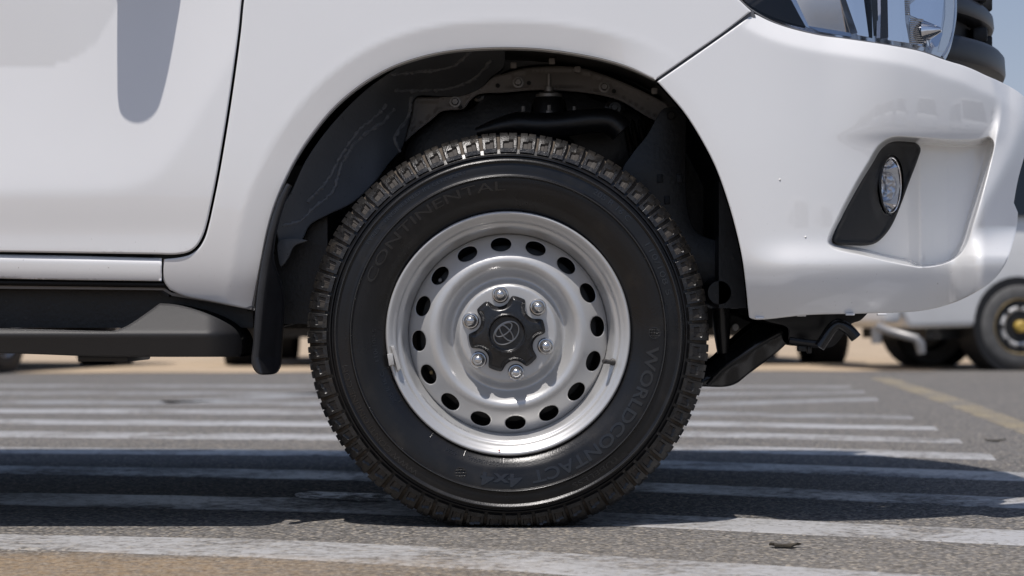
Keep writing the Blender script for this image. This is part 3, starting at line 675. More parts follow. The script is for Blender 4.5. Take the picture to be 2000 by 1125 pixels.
# ---- lower front: arm, skid plate, tow hook
arm = smooth_line([(1370, 755, 1), (1372, 720), (1400, 700), (1440, 662), (1478, 632), (1500, 622), (1545, 622, 1), (1546, 655), (1535, 672), (1500, 702), (1460, 732), (1440, 748), (1420, 755)], 6, True)
def F_arm(X, Y):
    mid = np.interp(X, [1370, 1430, 1480, 1546], [742, 708, 668, 640])
    return .16 - sp(mid-Y, 4)*.0015*-1 + sp(Y-mid-4, 6)*.0005 + .004*np.sin(X*.11)
panel('lower_arm', arm, F_arm, 6, GLOSSB, truck, er=4, flange=.12)
mb = MB(); mb.tube([W(*p, .150) for p in smooth_line([(1382, 752), (1410, 722), (1440, 702), (1478, 676), (1520, 652), (1540, 645)], 8)], .0045, 8); mb.obj('arm_rib', GLOSSB, truck)
skid = smooth_line([(1466, 612, 1), (1700, 606, 1), (1680, 626), (1664, 632), (1640, 664), (1626, 677), (1606, 680), (1570, 676), (1542, 668), (1538, 640), (1500, 628)], 5, True)
panel('skid_plate', skid, lambda X, Y: .06+sp(Y-640, 8)*.0009+.02*ss(X, 1600, 1640), 6, BLACKP, truck, er=4, flange=.30)
mb = MB(); mb.tube([W(*p, .045) for p in smooth_line([(1600, 678), (1612, 660), (1624, 642), (1636, 633), (1650, 638), (1662, 648), (1672, 660)], 5)], [.006]*3+[.010]*20 if False else .0105, 12); mb.obj('tow_hook', GLOSSB, truck)
mb = MB(); mb.tube([W(*p, .05) for p in [(1542, 664), (1570, 668), (1604, 672)]], .006, 8); mb.box(W(1566, 680, .07), (.016, .02, .012), bev=.002); mb.box(W(1580, 682, .07), (.008, .01, .016), bev=.002); mb.obj('skid_bolt', UNDER, truck)
mb = MB(); mb.tube([W(1407, 560, .2), W(1409, 640, .2), W(1413, 690, .2)], [.02, .017, .012], 12); mb.obj('shock_absorber', GLOSSB, truck)
mb = MB(); mb.lathe([(0, -.03), (.022, -.03), (.028, -.02), (.03, .0), (.03, .06)], W(1402, 572, .16), n=24); mb.obj('arm_bushing', UNDER, truck)
mb = MB(); mb.lathe([(0, -.003), (.0065, -.003), (.0075, .003), (.0, .003)], W(1436, 639, .5), n=16); mb.obj('reflector', LEAD, truck)

# ------------------------------------------------------------------ fog lamp
def F_bez(X, Y):
    fl = np.interp(X, [1600, 1640, 1797, 1850], [-.01, .02, .168, .178]) + (Y-400)*T(-1.5) - .014
    q = np.sqrt(((X-1740)/34)**2+((Y-364)/72)**2)
    return fl + .008*ss(q, 1.25, .85) - .003*ss(seg_dist(X, Y, bez, True), 9, 4)
fog_hole = np.array([(1739+25*math.cos(t)+4*math.sin(t), 362-58.5*math.sin(t)) for t in np.linspace(0, 2*np.pi, 49)[:-1]])
bezel = panel('fog_lamp_bezel', bez, F_bez, 5, BLACKP, truck, er=3.5, holes=[fog_hole], flange=.012)
fa = Vector((.56, -.83, -.02)).normalized()      # the way the lamp looks
fc = W(1739, 362, float(F_bez(np.array([1739.]), np.array([362.]))[0])-.008)
mb = MB(); mb.lathe([(.0535, -.006), (.0532, .001), (.0518, .003), (.0505, .002), (.050, -.003)], fc, fa, 48, sx=.50); ring_o = mb.obj('fog_lamp_ring', CHROME, bezel)
mb = MB(); mb.lathe([(.050, .0), (.0465, -.018), (.041, -.040), (.0, -.046)], fc, fa, 8, sx=.50); mb.obj('fog_lamp_reflector', CHROME, bezel, 12)
mb = MB(); mb.lathe([(.0, .010), (.012, .008), (.020, .002), (.024, -.008)], fc-fa*.036, fa, 32, sx=.6); mb.obj('fog_lamp_lens', FOGG, bezel)

# ------------------------------------------------------------------ headlight
hl = smooth_line([(1438, -14, 1), (1456, 10), (1474, 26), (1508, 43), (1545, 56), (1600, 69), (1660, 78), (1740, 90), (1800, 102), (1846, 118, 1), (1855, 99), (1862, 72), (1868, 36), (1869, 0), (1864, -60), (1840, -128, 1), (1700, -140), (1560, -95), (1480, -45)], 5, True)
def F_hl(X, Y): return -.012 + wrap(X) + sp(60-Y, 40)*T(12)
hv, hf, hn = sheet(hl, lambda X, Y: F_hl(X, Y)+.085, 12, er=0, flange=0)
head = obj('headlight', hv, hf, CHROMER, truck, normals=hn)
v_, f_, n_ = sheet(hl, F_hl, 9, er=5, flange=.004, ring=(1.2, 2.6, 4.4))
obj('headlight_lens', v_, f_, LENS, head, normals=n_)
# black side strip and edge seal
plate('side_shade', smooth_line([(1440, -14, 1), (1458, 5), (1478, 18), (1510, 34), (1545, 45), (1574, 52, 1), (1556, 20), (1536, -14), (1500, -60, 1), (1450, -40)], 6, True), 0, .02, BLACKP, head, bev=1, ycol=lambda a, b: float(F_hl(np.array([a]), np.array([b]))[0])+.022)
mb = MB(); P_ = smooth_line([(1446, -4), (1458, 8), (1478, 22), (1510, 39), (1545, 51), (1600, 64), (1660, 73), (1740, 85), (1800, 97), (1843, 111)], 8)
yy = F_hl(P_[:, 0], P_[:, 1]); mb.tube([W(p[0], p[1]+4.5, q-.0015) for p, q in zip(P_, yy)], .0021, 8); mb.obj('headlight_seal', SEALG, head)
P_ = smooth_line([(1843, 111), (1852, 98), (1862, 72), (1867, 36), (1868, 0), (1864, -60)], 8); yy = F_hl(P_[:, 0], P_[:, 1])
mb = MB(); mb.tube([W(p[0]-3, p[1], q+.004) for p, q in zip(P_, yy)], .0024, 8); mb.obj('lens_rim', CHROMER, head)
def facet(name, pts, m, dy=.04, lean=0., turn=0., th=.004):
    """reflector facet: lean tips it up (+) or down, turn swings it to the right"""
    cx = sum(p[0] for p in pts)/len(pts); cy = sum(p[1] for p in pts)/len(pts)
    y0 = float(F_hl(np.array([cx]), np.array([cy]))[0])+dy
    return plate(name, pts, y0, th, m, head, bev=0, ycol=lambda a, b: (cy-b)*T(lean)+(a-cx)*T(turn))
facet('reflector_facet', [(1537, -30), (1575, 52), (1660, 66), (1668, 66), (1632, -30)], CHROME, .040, -5, 6)
facet('reflector_edge', [(1530, -30), (1541, -30), (1582, 56), (1573, 52)], CHROMER, .032, 10, 10)
facet('reflector_step', [(1575, 50), (1660, 64), (1664, 72), (1600, 62)], CHROME, .030, 40, 6)
facet('divider_blade', [(1632, -30), (1642, -30), (1675, 64), (1661, 66)], CHROMER, .026, 0, -20)
facet('reflector_bowl', [(1642, -30), (1674, 68), (1704, 74), (1702, -30)], CHROME, .050, 5, 14)
facet('black_fin', [(1700, -30), (1713, -30), (1716, 70), (1707, 70)], GLOSSB, .030, 0, 10)
facet('pale_fin', [(1714, -30), (1721, -30), (1719, 74), (1712, 74)], CHROME, .034, 20, -10)
facet('black_fin', [(1721, -30), (1733, -30), (1735, 73), (1720, 76)], GLOSSB, .030, 0, 10)
facet('reflector_bowl', [(1733, -30), (1765, -30), (1768, 40), (1776, 84), (1734, 78)], CHROME, .050, 4, 12)
facet('lamp_tube', [(1791, -30), (1846, -30), (1838, 55), (1778, 30), (1776, 10), (1788, 0)], CHROME, .050, 7, 10)
mb = MB()
for i in range(13):
    a = 36+i*3.9; mb.tube([W(1778-i*.15, a, F_hl(np.array([1790.]), np.array([a]))[0]+.045), W(1803, a+2.2, F_hl(np.array([1803.]), np.array([a]))[0]+.045)], .0011, 6)
for i in range(9):
    a = -6+i*4.2; mb.tube([W(1766, a, F_hl(np.array([1790.]), np.array([a]))[0]+.040), W(1777, a+1, F_hl(np.array([1803.]), np.array([a]))[0]+.040)], .0011, 6)
mb.obj('lens_ribs', CHROMER, head)
facet('reflector_bowl', [(1775, 34), (1806, 46), (1808, 92), (1780, 86)], CHROMER, .062, 8, 14)
mb = MB(); mb.lathe([(.022, 0), (.010, .022), (.004, .032), (0, .033)], W(1806, 62, F_hl(np.array([1806.]), np.array([62.]))[0]+.055), (.86, -.48, .05), 24); mb.obj('lamp_cone', CHROME, head)
facet('reflector_floor', [(1806, 66), (1842, 64), (1832, 90), (1814, 97)], CHROME, .045, 40, 30)
facet('lens_flank', [(1846, -30), (1866, -30), (1866, 30), (1858, 70), (1846, 100), (1832, 100), (1840, 66), (1846, 30)], CHROMER, .05, 2, 30)

# ------------------------------------------------------------------ grille: bars that wrap over the nose
grille = MB(); grille.box((.70, .85, .92), (.10, 1.25, .34)); grille_o = grille.obj('grille', BLACKP, truck)
def nose(t, bulge=0.):   # plan curve of the nose from this side (t=0) to the other (t=1)
    a = t*2-1; return Vector((.80+.22*(1-abs(a)**3)+bulge, .85+a*.66, 0))
def bar(name, z0, z1, bulge, m=GRILLE, depth=.09, droop=.02):
    v = []; f = []; N_ = 41
    prof = [(-depth, z0), (-.012, z0-.001), (-.003, z0+.004), (0, z0+.012), (-.002, z1-.014), (-.010, z1-.004), (-.022, z1), (-depth, z1+.002)]
    for i in range(N_):
        t = i/(N_-1); p = nose(t, bulge); q = nose(min(1, t+.01), bulge)-nose(max(0, t-.01), bulge); nn = Vector((q.y, -q.x, 0)).normalized()
        if nn.x < 0: nn = -nn
        dz = -droop*(abs(t*2-1)**2)*0
        for a, z in prof: v.append(p+nn*a+Vector((0, 0, z+dz)))
    k = len(prof)
    for i in range(N_-1):
        for j in range(k):
            j2 = (j+1) % k; f.append((i*k+j, i*k+j2, (i+1)*k+j2, (i+1)*k+j))
    f.append(tuple(range(k))); f.append(tuple(range((N_-1)*k, N_*k))[::-1])
    return obj(name, v, f, m, grille_o, 40)
def zz(py): return ZC+(HY-py)/S*(1+.72/D)
bar('grille_bar', zz(180), zz(128), .036)
bar('grille_bar', zz(92), zz(52), .012)
bar('grille_bar', zz(22), zz(-18), -.016)
bar('grille_bar', zz(-52), zz(-90), -.045)
bar('grille_mesh', zz(190), zz(-110), -.03, GAP, .05)
for zc_ in (110, 37, -35):
    for t in (.17, .26, .36):
        p = nose(t, -.012); mb = MB(); mb.box(p+Vector((0, 0, zz(zc_))), (.03, .05, .030), bev=.004); mb.obj('grille_rib', BLACKP, grille_o)

# ------------------------------------------------------------------ rest of the truck (mostly beyond the frame, but it throws the shadow)
def slab(name, prof, y0, y1, m, parent=None, bev=.02, taper=0):
    bm = bmesh.new(); a = [bm.verts.new((x, y0+taper*max(0, z-1.05), z)) for x, z in prof]; b = [bm.verts.new((x, y1-taper*max(0, z-1.05), z)) for x, z in prof]
    bm.faces.new(a); bm.faces.new(b[::-1]); n = len(prof)
    for i in range(n): bm.faces.new((a[i], b[i], b[(i+1) % n], a[(i+1) % n]))
    bmesh.ops.recalc_face_normals(bm, faces=bm.faces[:])
    if bev: bmesh.ops.bevel(bm, geom=bm.edges[:], offset=bev, segments=3, profile=.5, affect='EDGES')
    bmesh.ops.triangulate(bm, faces=[f for f in bm.faces if len(f.verts) > 4])
    mb = MB(); mb.bm(bm); return mb.obj(name, m, parent, 30)
slab('hood', [(-.52, .99), (-.56, 1.13), (0, 1.125), (.35, 1.10), (.60, 1.07), (.72, 1.03), (.72, 1.01)], .13, 1.57, PAINT, truck)
slab('engine_bay', [(-.6, .42), (-.6, 1.0), (.60, 1.0), (.60, .42)], .56, 1.62, UNDER, truck, 0)
slab('floor_pan', [(-4.1, .38), (-4.1, .56), (-.62, .56), (-.62, .38)], .12, 1.6, UNDER, truck, 0)
slab('cab_roof', [(-.58, 1.10), (-1.22, 1.72), (-1.6, 1.77), (-2.2, 1.76), (-2.42, 1.10)], .0, 1.70, PAINT, truck, .03, .22)
slab('windscreen', [(-.60, 1.13), (-1.19, 1.69), (-1.21, 1.67), (-.62, 1.10)], .17, 1.53, GLASSD, truck, .002, .1)
for nm, prof in (('side_window', [(-.86, 1.14), (-1.28, 1.62), (-1.68, 1.67), (-1.70, 1.14)]), ('side_window', [(-1.80, 1.14), (-1.78, 1.67), (-2.12, 1.66), (-2.32, 1.14)])):
    slab(nm, prof, -.004, .03, GLASSD, truck, .002, .22)
slab('rear_door', [(-2.46, .50), (-2.46, 1.13), (-1.655, 1.13), (-1.655, .50)], -.03, .04, PAINT, truck, .008)
slab('truck_bed', [(-4.35, .62), (-4.35, 1.12), (-2.5, 1.12), (-2.5, .52), (-2.62, .52), (-2.70, .75), (-2.9, .87), (-3.3, .87), (-3.5, .75), (-3.58, .55), (-4.35, .60)], -.02, 1.72, PAINT, truck, .015)
slab('far_body_side', [(-2.5, .52), (-2.5, 1.12), (-.5, 1.12), (.7, 1.06), (.85, .90), (.80, .52), (.44, .45), (.36, .72), (.15, .86), (-.15, .86), (-.38, .72), (-.46, .45)], 1.69, 1.74, PAINT, truck, .01)
slab('bumper_nose', [(.80, .42), (.95, .44), (1.0, .50), (1.03, .64), (1.0, .75), (.96, .80), (.78, .82)], .42, 1.4, PAINT, truck, .03)
slab('bumper_core', [(.50, .42), (.50, .80), (.62, .80), (.62, .42)], .30, 1.4, GAP, truck, 0)
slab('far_bumper_end', [(.42, .46), (.42, .84), (.80, .80), (.86, .62), (.80, .44)], 1.35, 1.72, PAINT, truck, .03)
# wing mirror above the frame: its plan follows the shape of the shade it throws on the door
MZ = 1.13
mo = smooth_line([(232, -150, 1), (229, 40), (229, 130), (231, 200), (237, 224), (252, 237), (270, 241), (288, 235), (306, 217), (321, 172), (334, 112), (345, 50), (353, 0), (366, -150, 1)], 8, True)
my = F_door(mo[:, 0], mo[:, 1])
mpl = []
for (a, b), y in zip(mo, my):
    q = W(a, b, y); t = (MZ-q.z)/SUN.z; mpl.append((q+SUN*t))
bm = bmesh.new(); vs = [bm.verts.new(p) for p in mpl]; fce = bm.faces.new(vs)
r_ = bmesh.ops.extrude_face_region(bm, geom=[fce])
for q in r_['geom']:
    if isinstance(q, bmesh.types.BMVert): q.co.z += .15
bmesh.ops.recalc_face_normals(bm, faces=bm.faces[:])
bmesh.ops.triangulate(bm, faces=[f for f in bm.faces if len(f.verts) > 4])
mb = MB(); mb.bm(bm); mir = mb.obj('wing_mirror', PAINT, truck, 40)
mb = MB(); mb.box((mpl[0].x+.07, -.03, MZ+.06), (.10, .07, .06), bev=.01); mb.obj('mirror_foot', BLACKP, truck)
mb = MB(); ctr = sum(mpl, Vector())/len(mpl); mb.box((ctr.x-.050, ctr.y-.005, MZ+.075), (.012, .08, .11), bev=.002); mb.obj('mirror_glass', GLASSD, mir)

# ------------------------------------------------------------------ the wheel
CX, CY = 992.5, 651.5
C = W(CX, CY, 0)
U = lambda p: p*MM
def disc_y(r):
    pts = [(0, 6), (93, 6), (96, 7), (102, 24), (107, 27.5), (111, 28.5), (116, 24), (124, 11), (131, 3), (138, -1), (144, -1.5), (152, 1.5), (162, 9), (174, 18), (186, 27), (191, 32), (196, 38)]
    g = np.arange(0, 210, .25); v_ = np.interp(g, [p[0] for p in pts], [p[1] for p in pts])
    k = np.exp(-.5*(np.arange(-24, 25)*.25/1.9)**2); k /= k.sum()
    v_ = np.convolve(np.pad(v_, 24, mode='edge'), k, 'valid')
    return np.interp(r, g, v_)*1e-3+.018
def F_disc(X, Y): return disc_y(np.hypot(X-CX, Y-CY))
th = np.linspace(0, 2*np.pi, 161)[:-1]
outer = np.stack([CX+194*np.cos(th), CY+194*np.sin(th)], 1)
holes = []
for i in range(16):
    a = R(94.6+22.5*i); u = np.array([math.cos(a), -math.sin(a)]); t = np.array([-u[1], u[0]])
    ph = np.linspace(0, 2*np.pi, 27)[:-1]
    rad = np.sign(np.cos(ph))*np.abs(np.cos(ph))**.92
    holes.append(np.array([CX, CY])+174.5*u+np.outer(13.6*rad, u)+np.outer(20.2*np.sin(ph), t))
v_, f_, n_ = sheet(outer, F_disc, 5.0, er=2.0, holes=holes, flange=.0045, ring=(1.4, 3.0, 4.4))
wheel = obj('front_wheel', v_, f_, STEEL, truck, normals=n_)
# rim barrel with its stepped well and rolled flange
bp = [(191, 64, 1), (195, 62), (197.5, 56), (199.5, 48), (202.5, 37), (205, 27), (207.5, 18), (211, 13), (215, 11), (217.5, 9), (219.5, 4), (222, 1.5), (225, -.5), (229, -4), (233, -6.6), (236, -7), (238.3, -5), (239.2, -1), (238.5, 3), (236.5, 6), (235, 14, 1)]
bl = smooth_line(bp, 1.2)
mb = MB(); mb.lathe([(U(a), b*1e-3) for a, b in bl], C, n=160); rim = mb.obj('rim', STEEL, wheel, 80)
mb = MB(); mb.lathe([(U(235), .014), (U(224), .03), (U(200), .06), (U(196), .12), (U(215), .17), (U(232), .185)], C, n=72); mb.obj('rim_barrel', STEEL, wheel)
mb = MB(); mb.lathe([(0, .08), (U(150), .08), (U(176), .085), (U(184), .095), (U(184), .12)], C, n=48)
brake = mb.obj('brake_disc', UNDER, wheel)
for a in (142, 207):
    q = C+Vector((math.cos(R(a))*U(172), .072, math.sin(R(a))*U(172)))
    mb = MB(); mb.lathe([(0, -.004), (.003, -.004), (.004, -.001), (.0042, .01)], q, n=12); mb.obj('brake_bolt', BRASS if a > 200 else BOLT, wheel)
# lug nuts
nutA = [101.5-60*i for i in range(6)]
for a in nutA:
    q = C+Vector((math.cos(R(a))*U(78), .022, math.sin(R(a))*U(78)))
    mb = MB()
    mb.lathe([(.0155, .0025), (.0155, -.001), (.0135, -.0035), (.0118, -.004)], q, n=28)
    hx = [(.0118, -.004), (.0118, -.013), (.0108, -.0145)]
    mb.lathe(hx, q, n=6, up=(math.cos(R(a)), 0, math.sin(R(a))))
    mb.lathe([(.0102, -.0142), (.0098, -.0165), (.0085, -.0225), (.0060, -.0262), (.003, -.0277), (0, -.028)], q, n=24)
    mb.obj('lug_nut', NUT, wheel, 32)
# black hub cap, scalloped round the nuts
hc = []
for k in range(240):
    t = 2*math.pi*k/240; r = 75.0
    for a in nutA:
        d = (t-R(a)+math.pi) % (2*math.pi)-math.pi
        # distance along the ray to the circle of 23 units round the nut
        s = 78*math.sin(abs(d))
        if abs(d) < .5 and s < 23.5: r = min(r, 78*math.cos(d)-math.sqrt(23.5**2-s*s))
    hc.append((CX-2.5+r*math.cos(t), CY-r*math.sin(t)))
hc = np.array(hc)
hs = hc.copy()
for _ in range(3): hs = .5*hs+.25*(np.roll(hs, 1, 0)+np.roll(hs, -1, 0))
def F_cap(X, Y):
    d = seg_dist(X, Y, hs, True); r = np.hypot(X-CX+2.5, Y-CY)
    y = .011 - .006*ss(d, 0, 10) - .0035*ss(r, 66, 38) + .0012*ss(r, 41, 38.5) + .0022*ss(r, 36, 33)
    y = y - .0040*np.exp(-.5*((r-36.5)/1.6)**2)
    return y
capo = panel('hub_cap', hs, F_cap, 2.6, CAP, wheel, er=4, flange=.016)
# the badge: three crossing ovals, turned with the wheel
def oval(cx, cy, a, b, rot, n=48):
    out = []
    for k in range(n+1):
        t = 2*math.pi*k/n; x = a*math.cos(t); y = b*math.sin(t)
        out.append((cx+x*math.cos(rot)-y*math.sin(rot), cy+x*math.sin(rot)+y*math.cos(rot)))
    return out
mb = MB(); ro = R(38)
def lp(x, y): return (x*math.cos(ro)-y*math.sin(ro), x*math.sin(ro)+y*math.cos(ro))
for (x, y, a, b, rr) in ((0, 0, 27, 19.5, 0), (0, 0, 8.2, 18.6, 0), (0, 8.3, 19, 9.2, 0)):
    qx, qy = lp(x, y)
    mb.tube([W(CX-3.5+px, CY-1-py, .0017) for px, py in oval(qx, qy, a, b, ro+rr)], .00125, 8, cap=False)
mb.obj('badge', BADGE, capo)
# valve, balance weight, paint marks
vp = smooth_line([(1197, 707), (1192, 707), (1184, 706), (1178, 705)], 2)
mb = MB(); P_ = [W(a, b, .012-.022*i/(len(vp)-1)) for i, (a, b) in enumerate(vp)]
mb.tube(P_, [.0068, .006]+[.0042]*(len(P_)-5)+[.0048, .0048, .003], 12); mb.obj('valve', VALVE, wheel)
wl = smooth_line([(763, 676, 1), (770, 675, 1), (784, 720, 1), (777, 726, 1)], 6, True)
wt = plate('balance_weight', wl, -.0125, .010, LEAD, wheel, bev=1.5)
plate('weight_clip', [(756, 692), (767, 690), (770, 712), (760, 715)], -.0145, .008, LEAD, wheel, bev=1.2)

# tyre
RW = .3695
tp = [(.2195, .012), (.2215, .003), (.2255, -.0035), (.233, -.0095), (.245, -.0160), (.262, -.0205), (.276, -.0222), (.2815, -.0222), (.2826, -.0236), (.2840, -.0252), (.2856, -.0252), (.2868, -.0222), (.2885, -.0210), (.300, -.0205), (.3085, -.0188), (.3104, -.0200), (.3122, -.0213), (.3138, -.0204), (.3150, -.0158), (.3168, -.0148), (.3180, -.0130), (.3188, -.0098), (.3203, -.0096), (.3212, -.0122), (.3228, -.0136), (.3245, -.0132), (.3255, -.0106), (.3272, -.0092), (.331, -.0068), (.339, -.0012), (.348, .008), (.3575, .0215), (.3635, .033), (.3648, .056), (.3675, .058), (.3680, .094), (.359, .096), (.359, .108), (.368, .110), (.3675, .146), (.359, .148), (.357, .165), (.345, .190), (.325, .206), (.29, .215), (.25, .208), (.225, .195), (.2195, .185)]
def flat(v):   # the tyre is pressed flat where it stands
    out = []
    for p in v:
        p = Vector(p)
        dz = p.z-.0045
        if dz < 0: p.z = .0045
        # slight bulge above the contact
        if p.z < .10 and p.y < .02: p.y -= .006*(1-p.z/.10)*max(0, 1-abs(p.x-C.x)/.25)
        out.append(p)
    return out
def dens(tp, step=.0012):
    out = []
    for (a, b) in zip(tp, tp[1:]):
        n = max(1, int(math.hypot(a[0]-b[0], a[1]-b[1])/.004)) if a[0] > .22 else 1
        for k in range(n): out.append((a[0]+(b[0]-a[0])*k/n, a[1]+(b[1]-a[1])*k/n))
    return out+[tp[-1]]
mb = MB(); mb.lathe(dens(tp), C, n=200)
v_ = flat(mb.v); mi = []
kq = len(dens(tp)); dd = dens(tp)
for i in range(200):
    for q in range(kq-1): mi.append(1 if .3285 < dd[q][0] < .3655 and -.005 < dd[q][1] < .06 else 0)
tyre = obj('tyre', v_, mb.f, [RUBBER, DUSTR], wheel, 42, None, mi)
side_r = [p[0] for p in tp if p[0] < .33 and p[1] < .05]; side_y = [p[1] for p in tp if p[0] < .33 and p[1] < .05]
def side(r): return float(np.interp(r, side_r[:-2] if False else side_r, side_y))
# shoulder lugs, three lengths in turn, each with a framed pocket and a slit
lugp = [(.3305, -.0110), (.3372, -.0086), (.3388, -.0078), (.3500, -.0012), (.3516, .0000), (.3585, .0060), (.3610, .0090), (.3660, .0165), (.3682, .0265), (.3690, .0540)]
pitch = []; seq = [5.2, 5.9, 6.0, 5.3, 4.6, 4.7, 5.5, 6.1, 5.6, 4.8, 4.6, 5.0]
while sum(pitch)+seq[len(pitch) % 12]*.6 < 360: pitch.append(seq[len(pitch) % 12])
sc_p = 360/sum(pitch); ang = 93.0
rl = random.Random(11)
for p_ in pitch:
    p_ *= sc_p; a0 = ang; ang += p_; am = a0+p_/2
    gapd = .95; half = (p_-gapd)/2
    us = [-1, -.94, -.64, -.52, -.08, -.03, .06, .11, .52, .64, .94, 1]
    v = []; f = []; mi = []
    skew = rl.uniform(-.0008, .0008)
    for ri, (r, y) in enumerate(lugp):
        for u in us:
            rr, yy = r, y; h = 0
            if ri in (3, 4): 
                rr += .0016*(1 if -.55 < u < -.05 else -.2) - .0011*u
            if -.53 < u < .53 and ri in (2, 3): h = .0040
            if -.04 < u < .10 and ri >= 7: h = .0034
            if abs(u) > .99: h = max(h, .0012)
            if ri == 0: h = max(h, .0008)
            h += rl.uniform(-.00025, .00025)
            n2 = Vector((-.72, .70)) if ri < 7 else Vector((-.95, .3))
            rr += n2.x*h; yy += n2.y*h
            t = R(am + u*half*(1.0 if r < .36 else .98)) + (skew*(r-.33)/.03)
            v.append((C.x+rr*math.cos(t), yy, C.z+rr*math.sin(t)))
    k = len(us); nr = len(lugp)
    for i in range(nr-1):
        for j in range(k-1):
            f.append((i*k+j, i*k+j+1, (i+1)*k+j+1, (i+1)*k+j)); mi.append(1 if i == 2 and 3 <= j <= 7 else 0)
    # side walls down to the carcass
    b0 = len(v)
    ringi = [j for j in range(k)]+[i*k+k-1 for i in range(1, nr)]+[(nr-1)*k+j for j in range(k-2, -1, -1)]+[i*k for i in range(nr-2, 0, -1)]
    for q in ringi:
        i = q//k; r, y = lugp[i]; x, yy, z = v[q]; d = math.hypot(x-C.x, z-C.z)
        s = (d-.0085)/d if i > 2 else (d-.003)/d
        v.append((C.x+(x-C.x)*s, yy+(.009 if i < 8 else .004), C.z+(z-C.z)*s))
    L_ = len(ringi)
    for q in range(L_): f.append((ringi[q], b0+q, b0+(q+1) % L_, ringi[(q+1) % L_])); mi.append(0)
    obj('tread_block', flat(v), [tuple(reversed(q)) for q in f], [TREAD, POCK], wheel, 25, None, mi)

# moulded lettering
def ring_text(txt, r0, cap, a0, a1, h=.0008, m=LETTER, name='tyre_lettering', bold=.0, yfun=None, parent=None, res=3):
    """raised text reading clockwise from angle a0 to a1 (degrees, picture sense), tops outward"""
    cu = bpy.data.curves.new(name, 'FONT'); cu.body = txt; cu.size = 1; cu.extrude = .5; cu.offset = bold; cu.resolution_u = res
    to = bpy.data.objects.new(name, cu); COL.objects.link(to)
    dg = bpy.context.evaluated_depsgraph_get(); dg.update()
    me = bpy.data.meshes.new_from_object(to.evaluated_get(dg)); bpy.data.objects.remove(to); bpy.data.curves.remove(cu)
    bm = bmesh.new(); bm.from_mesh(me); bpy.data.meshes.remove(me)
    k = cap/.70
    xs = [q.co.x for q in bm.verts]; x0, x1 = min(xs), max(xs)
    bmesh.ops.triangulate(bm, faces=bm.faces[:])
    bmesh.ops.subdivide_edges(bm, edges=[e for e in bm.edges if e.calc_length() > .35], cuts=1)
    yf = yfun or side
    for q in bm.verts:
        x, y, z = q.co
        t = R(a0+(a1-a0)*(x-x0)/(x1-x0)); r = r0+y*k
        yy = yf(r)+.0004-(h+.0004 if z > 0 else 0)
        q.co = (C.x+r*math.cos(t), yy, C.z+r*math.sin(t))
    bmesh.ops.recalc_face_normals(bm, faces=bm.faces[:])
    mb = MB(); mb.bm(bm); mb.v = flat(mb.v)
    return mb.obj(name, m, parent or wheel, 30)
ring_text('CONTINENTAL', .2595, .0170, 159.5, 91.0, bold=.004, h=.0015)
ring_text('WORLDCONTACT', .2530, .0215, -5, -80.5, bold=.020, h=.0014)
ring_text('4x4', .2545, .0225, -84.5, -101, bold=.020, h=.0014)
ring_text('TYRES - ENGINEERED IN GERMANY', .2985, .0065, 148, 104.5, h=.0006, res=2)
ring_text('205 R 16 C', .2960, .0105, 59, 43, h=.0007)
ring_text('110/108 S', .2945, .0105, 33, 13.5, h=.0008)
ring_text('WWW.CONTI-ONLINE.COM', .2965, .0100, -123, -169, h=.0008)
ring_text('205 R 16 C', .2370, .0075, -149, -163, h=.0007)
ring_text('110/108 S', .2395, .0075, -168, -182, h=.0007)
ring_text('DOT 1L06FAAL', .2330, .0070, -94, -108, h=.0007)
ring_text('4524', .2345, .0068, -113, -118.5, h=.0007)
ring_text('TUBELESS', .2945, .0095, -48, -67, h=.0008)
by = lambda r: float(np.interp(r/MM, [b[0] for b in bl if b[1] > -6.9 and b[0] > 196][:40] if False else [p[0] for p in bp[1:16]], [p[1]*1e-3 for p in bp[1:16]]))
ring_text('16X6J-45 DOT VF T146844 (E)', 205.0*MM, .0052, -112, -145, h=.0012, m=STEEL, name='rim_stamping', yfun=lambda r: .0165, res=2)
# little moulded marks: globe emblems, ticks, the wear triangle, valve dots
def globe(px, py):
    mb = MB(); q = W(px, py, 0); r = math.hypot(px-CX, py-CY)*MM; y = side(r)-.0008
    mb.lathe([(.0108, .001), (.0108, -.0006), (.0095, -.0006), (.0095, .001)], (q.x, y, q.z), n=28)
    for d in (-.005, 0, .005):
        hw = math.sqrt(.0098**2-d*d)
        mb.tube([(q.x-hw, y-.0002, q.z+d), (q.x, y-.0004, q.z+d*1.15), (q.x+hw, y-.0002, q.z+d)], .0006, 6)
        mb.tube([(q.x+d*math.cos(k*.4-1.57), y-.0003, q.z+.0098*math.sin(k*.4-1.57)) for k in range(9)], .0006, 6)
    mb.obj('globe_emblem', LETTER, wheel)
globe(900, 922); globe(1277, 650)
mb = MB()
for a in (-12, -55, -92, -110, -127, -148, 12, 178, 196): 
    t = R(a); p = [C+Vector((r*math.cos(t), side(r)-.0003, r*math.sin(t))) for r in (.226, .231, .236)]; mb.tube(p, .0004, 6)
rr_ = random.Random(5)
for k in range(90):      # vent spews
    t = rr_.uniform(0, 6.283); r = rr_.choice([.2415, .258, .27, .2845, .305, .3135, .322, .322, .328])
    p = C+Vector((r*math.cos(t), side(r), r*math.sin(t))); mb.tube([p, p+Vector((0, -.0012, 0))], .0006, 5)
mb.v = flat(mb.v); tag(mb.obj('moulding_marks', LETTER, wheel), kind='stuff')
for r_ in (.2848, .3132):
    mb = MB(); y_ = side(r_)-.0006; mb.lathe([(r_+.0011*math.cos(t), y_-.0011*math.sin(t)) for t in np.linspace(0, math.pi, 7)], C, n=200); mb.v = flat(mb.v); mb.obj('sidewall_rib', RIBM, wheel, 60)
